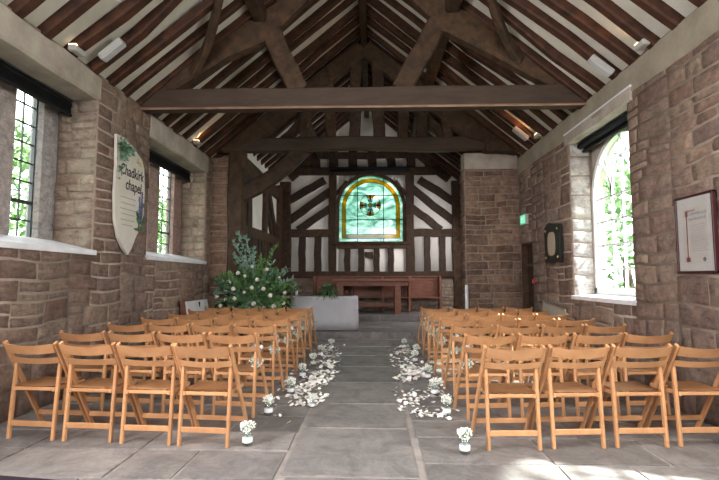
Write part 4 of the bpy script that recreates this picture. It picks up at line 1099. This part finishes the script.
batten(2.80, 9.0, 'grey white rectangular light box fixed to rafters beyond the first beam on right')

# boards leaning
t = thing('display_board', 'white display board with wooden edge leaning on left wall', 'board', (-3.3, 9.1, 0), 0)
bm = bm_new(); hexa(bm, [(.03, -.55, 0), (.055, -.55, 0), (.055, .65, 0), (.03, .65, 0), (-.13, -.55, .93), (-.105, -.55, .93), (-.105, .65, .93), (-.13, .65, .93)]); obj('panel', bm, M['sill'], t)
bm = bm_new(); sweep(bm, [(.04, -.59, 0), (-.12, -.59, .95)], .08, .06, up=(1, 0, 0)); obj('wooden_edge', bm, M['altar_wood'], t)
bm = bm_new(); box(bm, (-.098, .15, .80), (-.078, .19, .90)); obj('drawn_figure', bm, ink, t)
t = thing('notice_board', 'grey beige board leaning on right wall below the black memorial', 'board', (3.03, 8.35, 0), 0)
bm = bm_new(); hexa(bm, [(-.04, -.5, 0), (-.02, -.5, 0), (-.02, .5, 0), (-.04, .5, 0), (.03, -.5, .84), (.05, -.5, .84), (.05, .5, .93), (.03, .5, .93)]); obj('panel', bm, plain_noise('beige board', (.30, .27, .20), (.42, .38, .30), 4), t)
bm = bm_new(); sweep(bm, [(.035, -.5, .845), (.035, .5, .935)], .03, .03); obj('top_edge', bm, M['band'], t)
bm = bm_new(); lathe(bm, [(.035, 0), (.035, 1.2), (.02, 1.22)], 14); tag(obj('white_post', bm, M['sill'], None, True, (1.93, 10.12, 0)), 'slim white post beside the left corner of the stone return wall', 'post')
# purple-black mat edge at bottom left
bm = bm_new(); hexa(bm, [(-3.4, 1.6, .001), (-1.75, 1.6, .001), (-1.75, 3.20, .001), (-3.4, 3.42, .001), (-3.4, 1.6, .014), (-1.75, 1.6, .014), (-1.75, 3.20, .014), (-3.4, 3.42, .014)])
tag(obj('floor_mat', bm, mat('dark purple carpet', (.03, .018, .028), .95)), 'dark purple mat edge on stone floor at bottom left', 'mat')

# ------------------------------------------------------------------ outside
bm = bm_new(); box(bm, (-60, -40, -.8), (60, 90, -.32)); st(obj('ground', bm, plain_noise('grass', (.05, .10, .025), (.10, .17, .05), 2)))
def tree(loc, R, h, label, seed, mt):
    rd = random.Random(seed); t = thing('tree', label, 'tree', loc)
    bm = bm_new(); tube(bm, [(0, 0, 0), (.1, .05, h*.5), (0, .1, h)], .2, 8, radii=[.28, .2, .1]); obj('trunk', bm, M['oak'], t)
    bm = bm_new()
    for i in range(2600):
        v = Vector((rd.gauss(0, 1), rd.gauss(0, 1), rd.gauss(0, 1))).normalized()*R*rd.uniform(.55, 1)**.5
        v.z = v.z*1.3+h
        if v.z < .1: v.z = .1+rd.random()
        leaf(bm, v, (rd.uniform(-1, 1), rd.uniform(-1, 1), rd.uniform(-1, .6)), .34, .20, rd.choice((0, 1)), rd)
    o = obj('crown', bm, mt, t); o['kind'] = 'stuff'
lg = plain_noise('pale leaves', (.17, .25, .13), (.34, .44, .27), 3, .6, .1)  # paler of two leaf tones, mixed at random
tree((-10.5, 12.5, -.3), 2.6, 2.8, 'leafy tree outside the near left window', 1, [lg, M['green']])
tree((-10.5, 19.5, -.3), 2.4, 2.8, 'leafy tree outside the far left window', 2, [lg, M['green']])
tree((8.8, 17.0, -.3), 2.7, 2.4, 'leafy tree outside the right arched window', 3, [lg, M['green']])
tree((.3, 21, -.3), 3.0, 2.3, 'leafy tree outside the stained glass window', 4, [lg, M['green']])
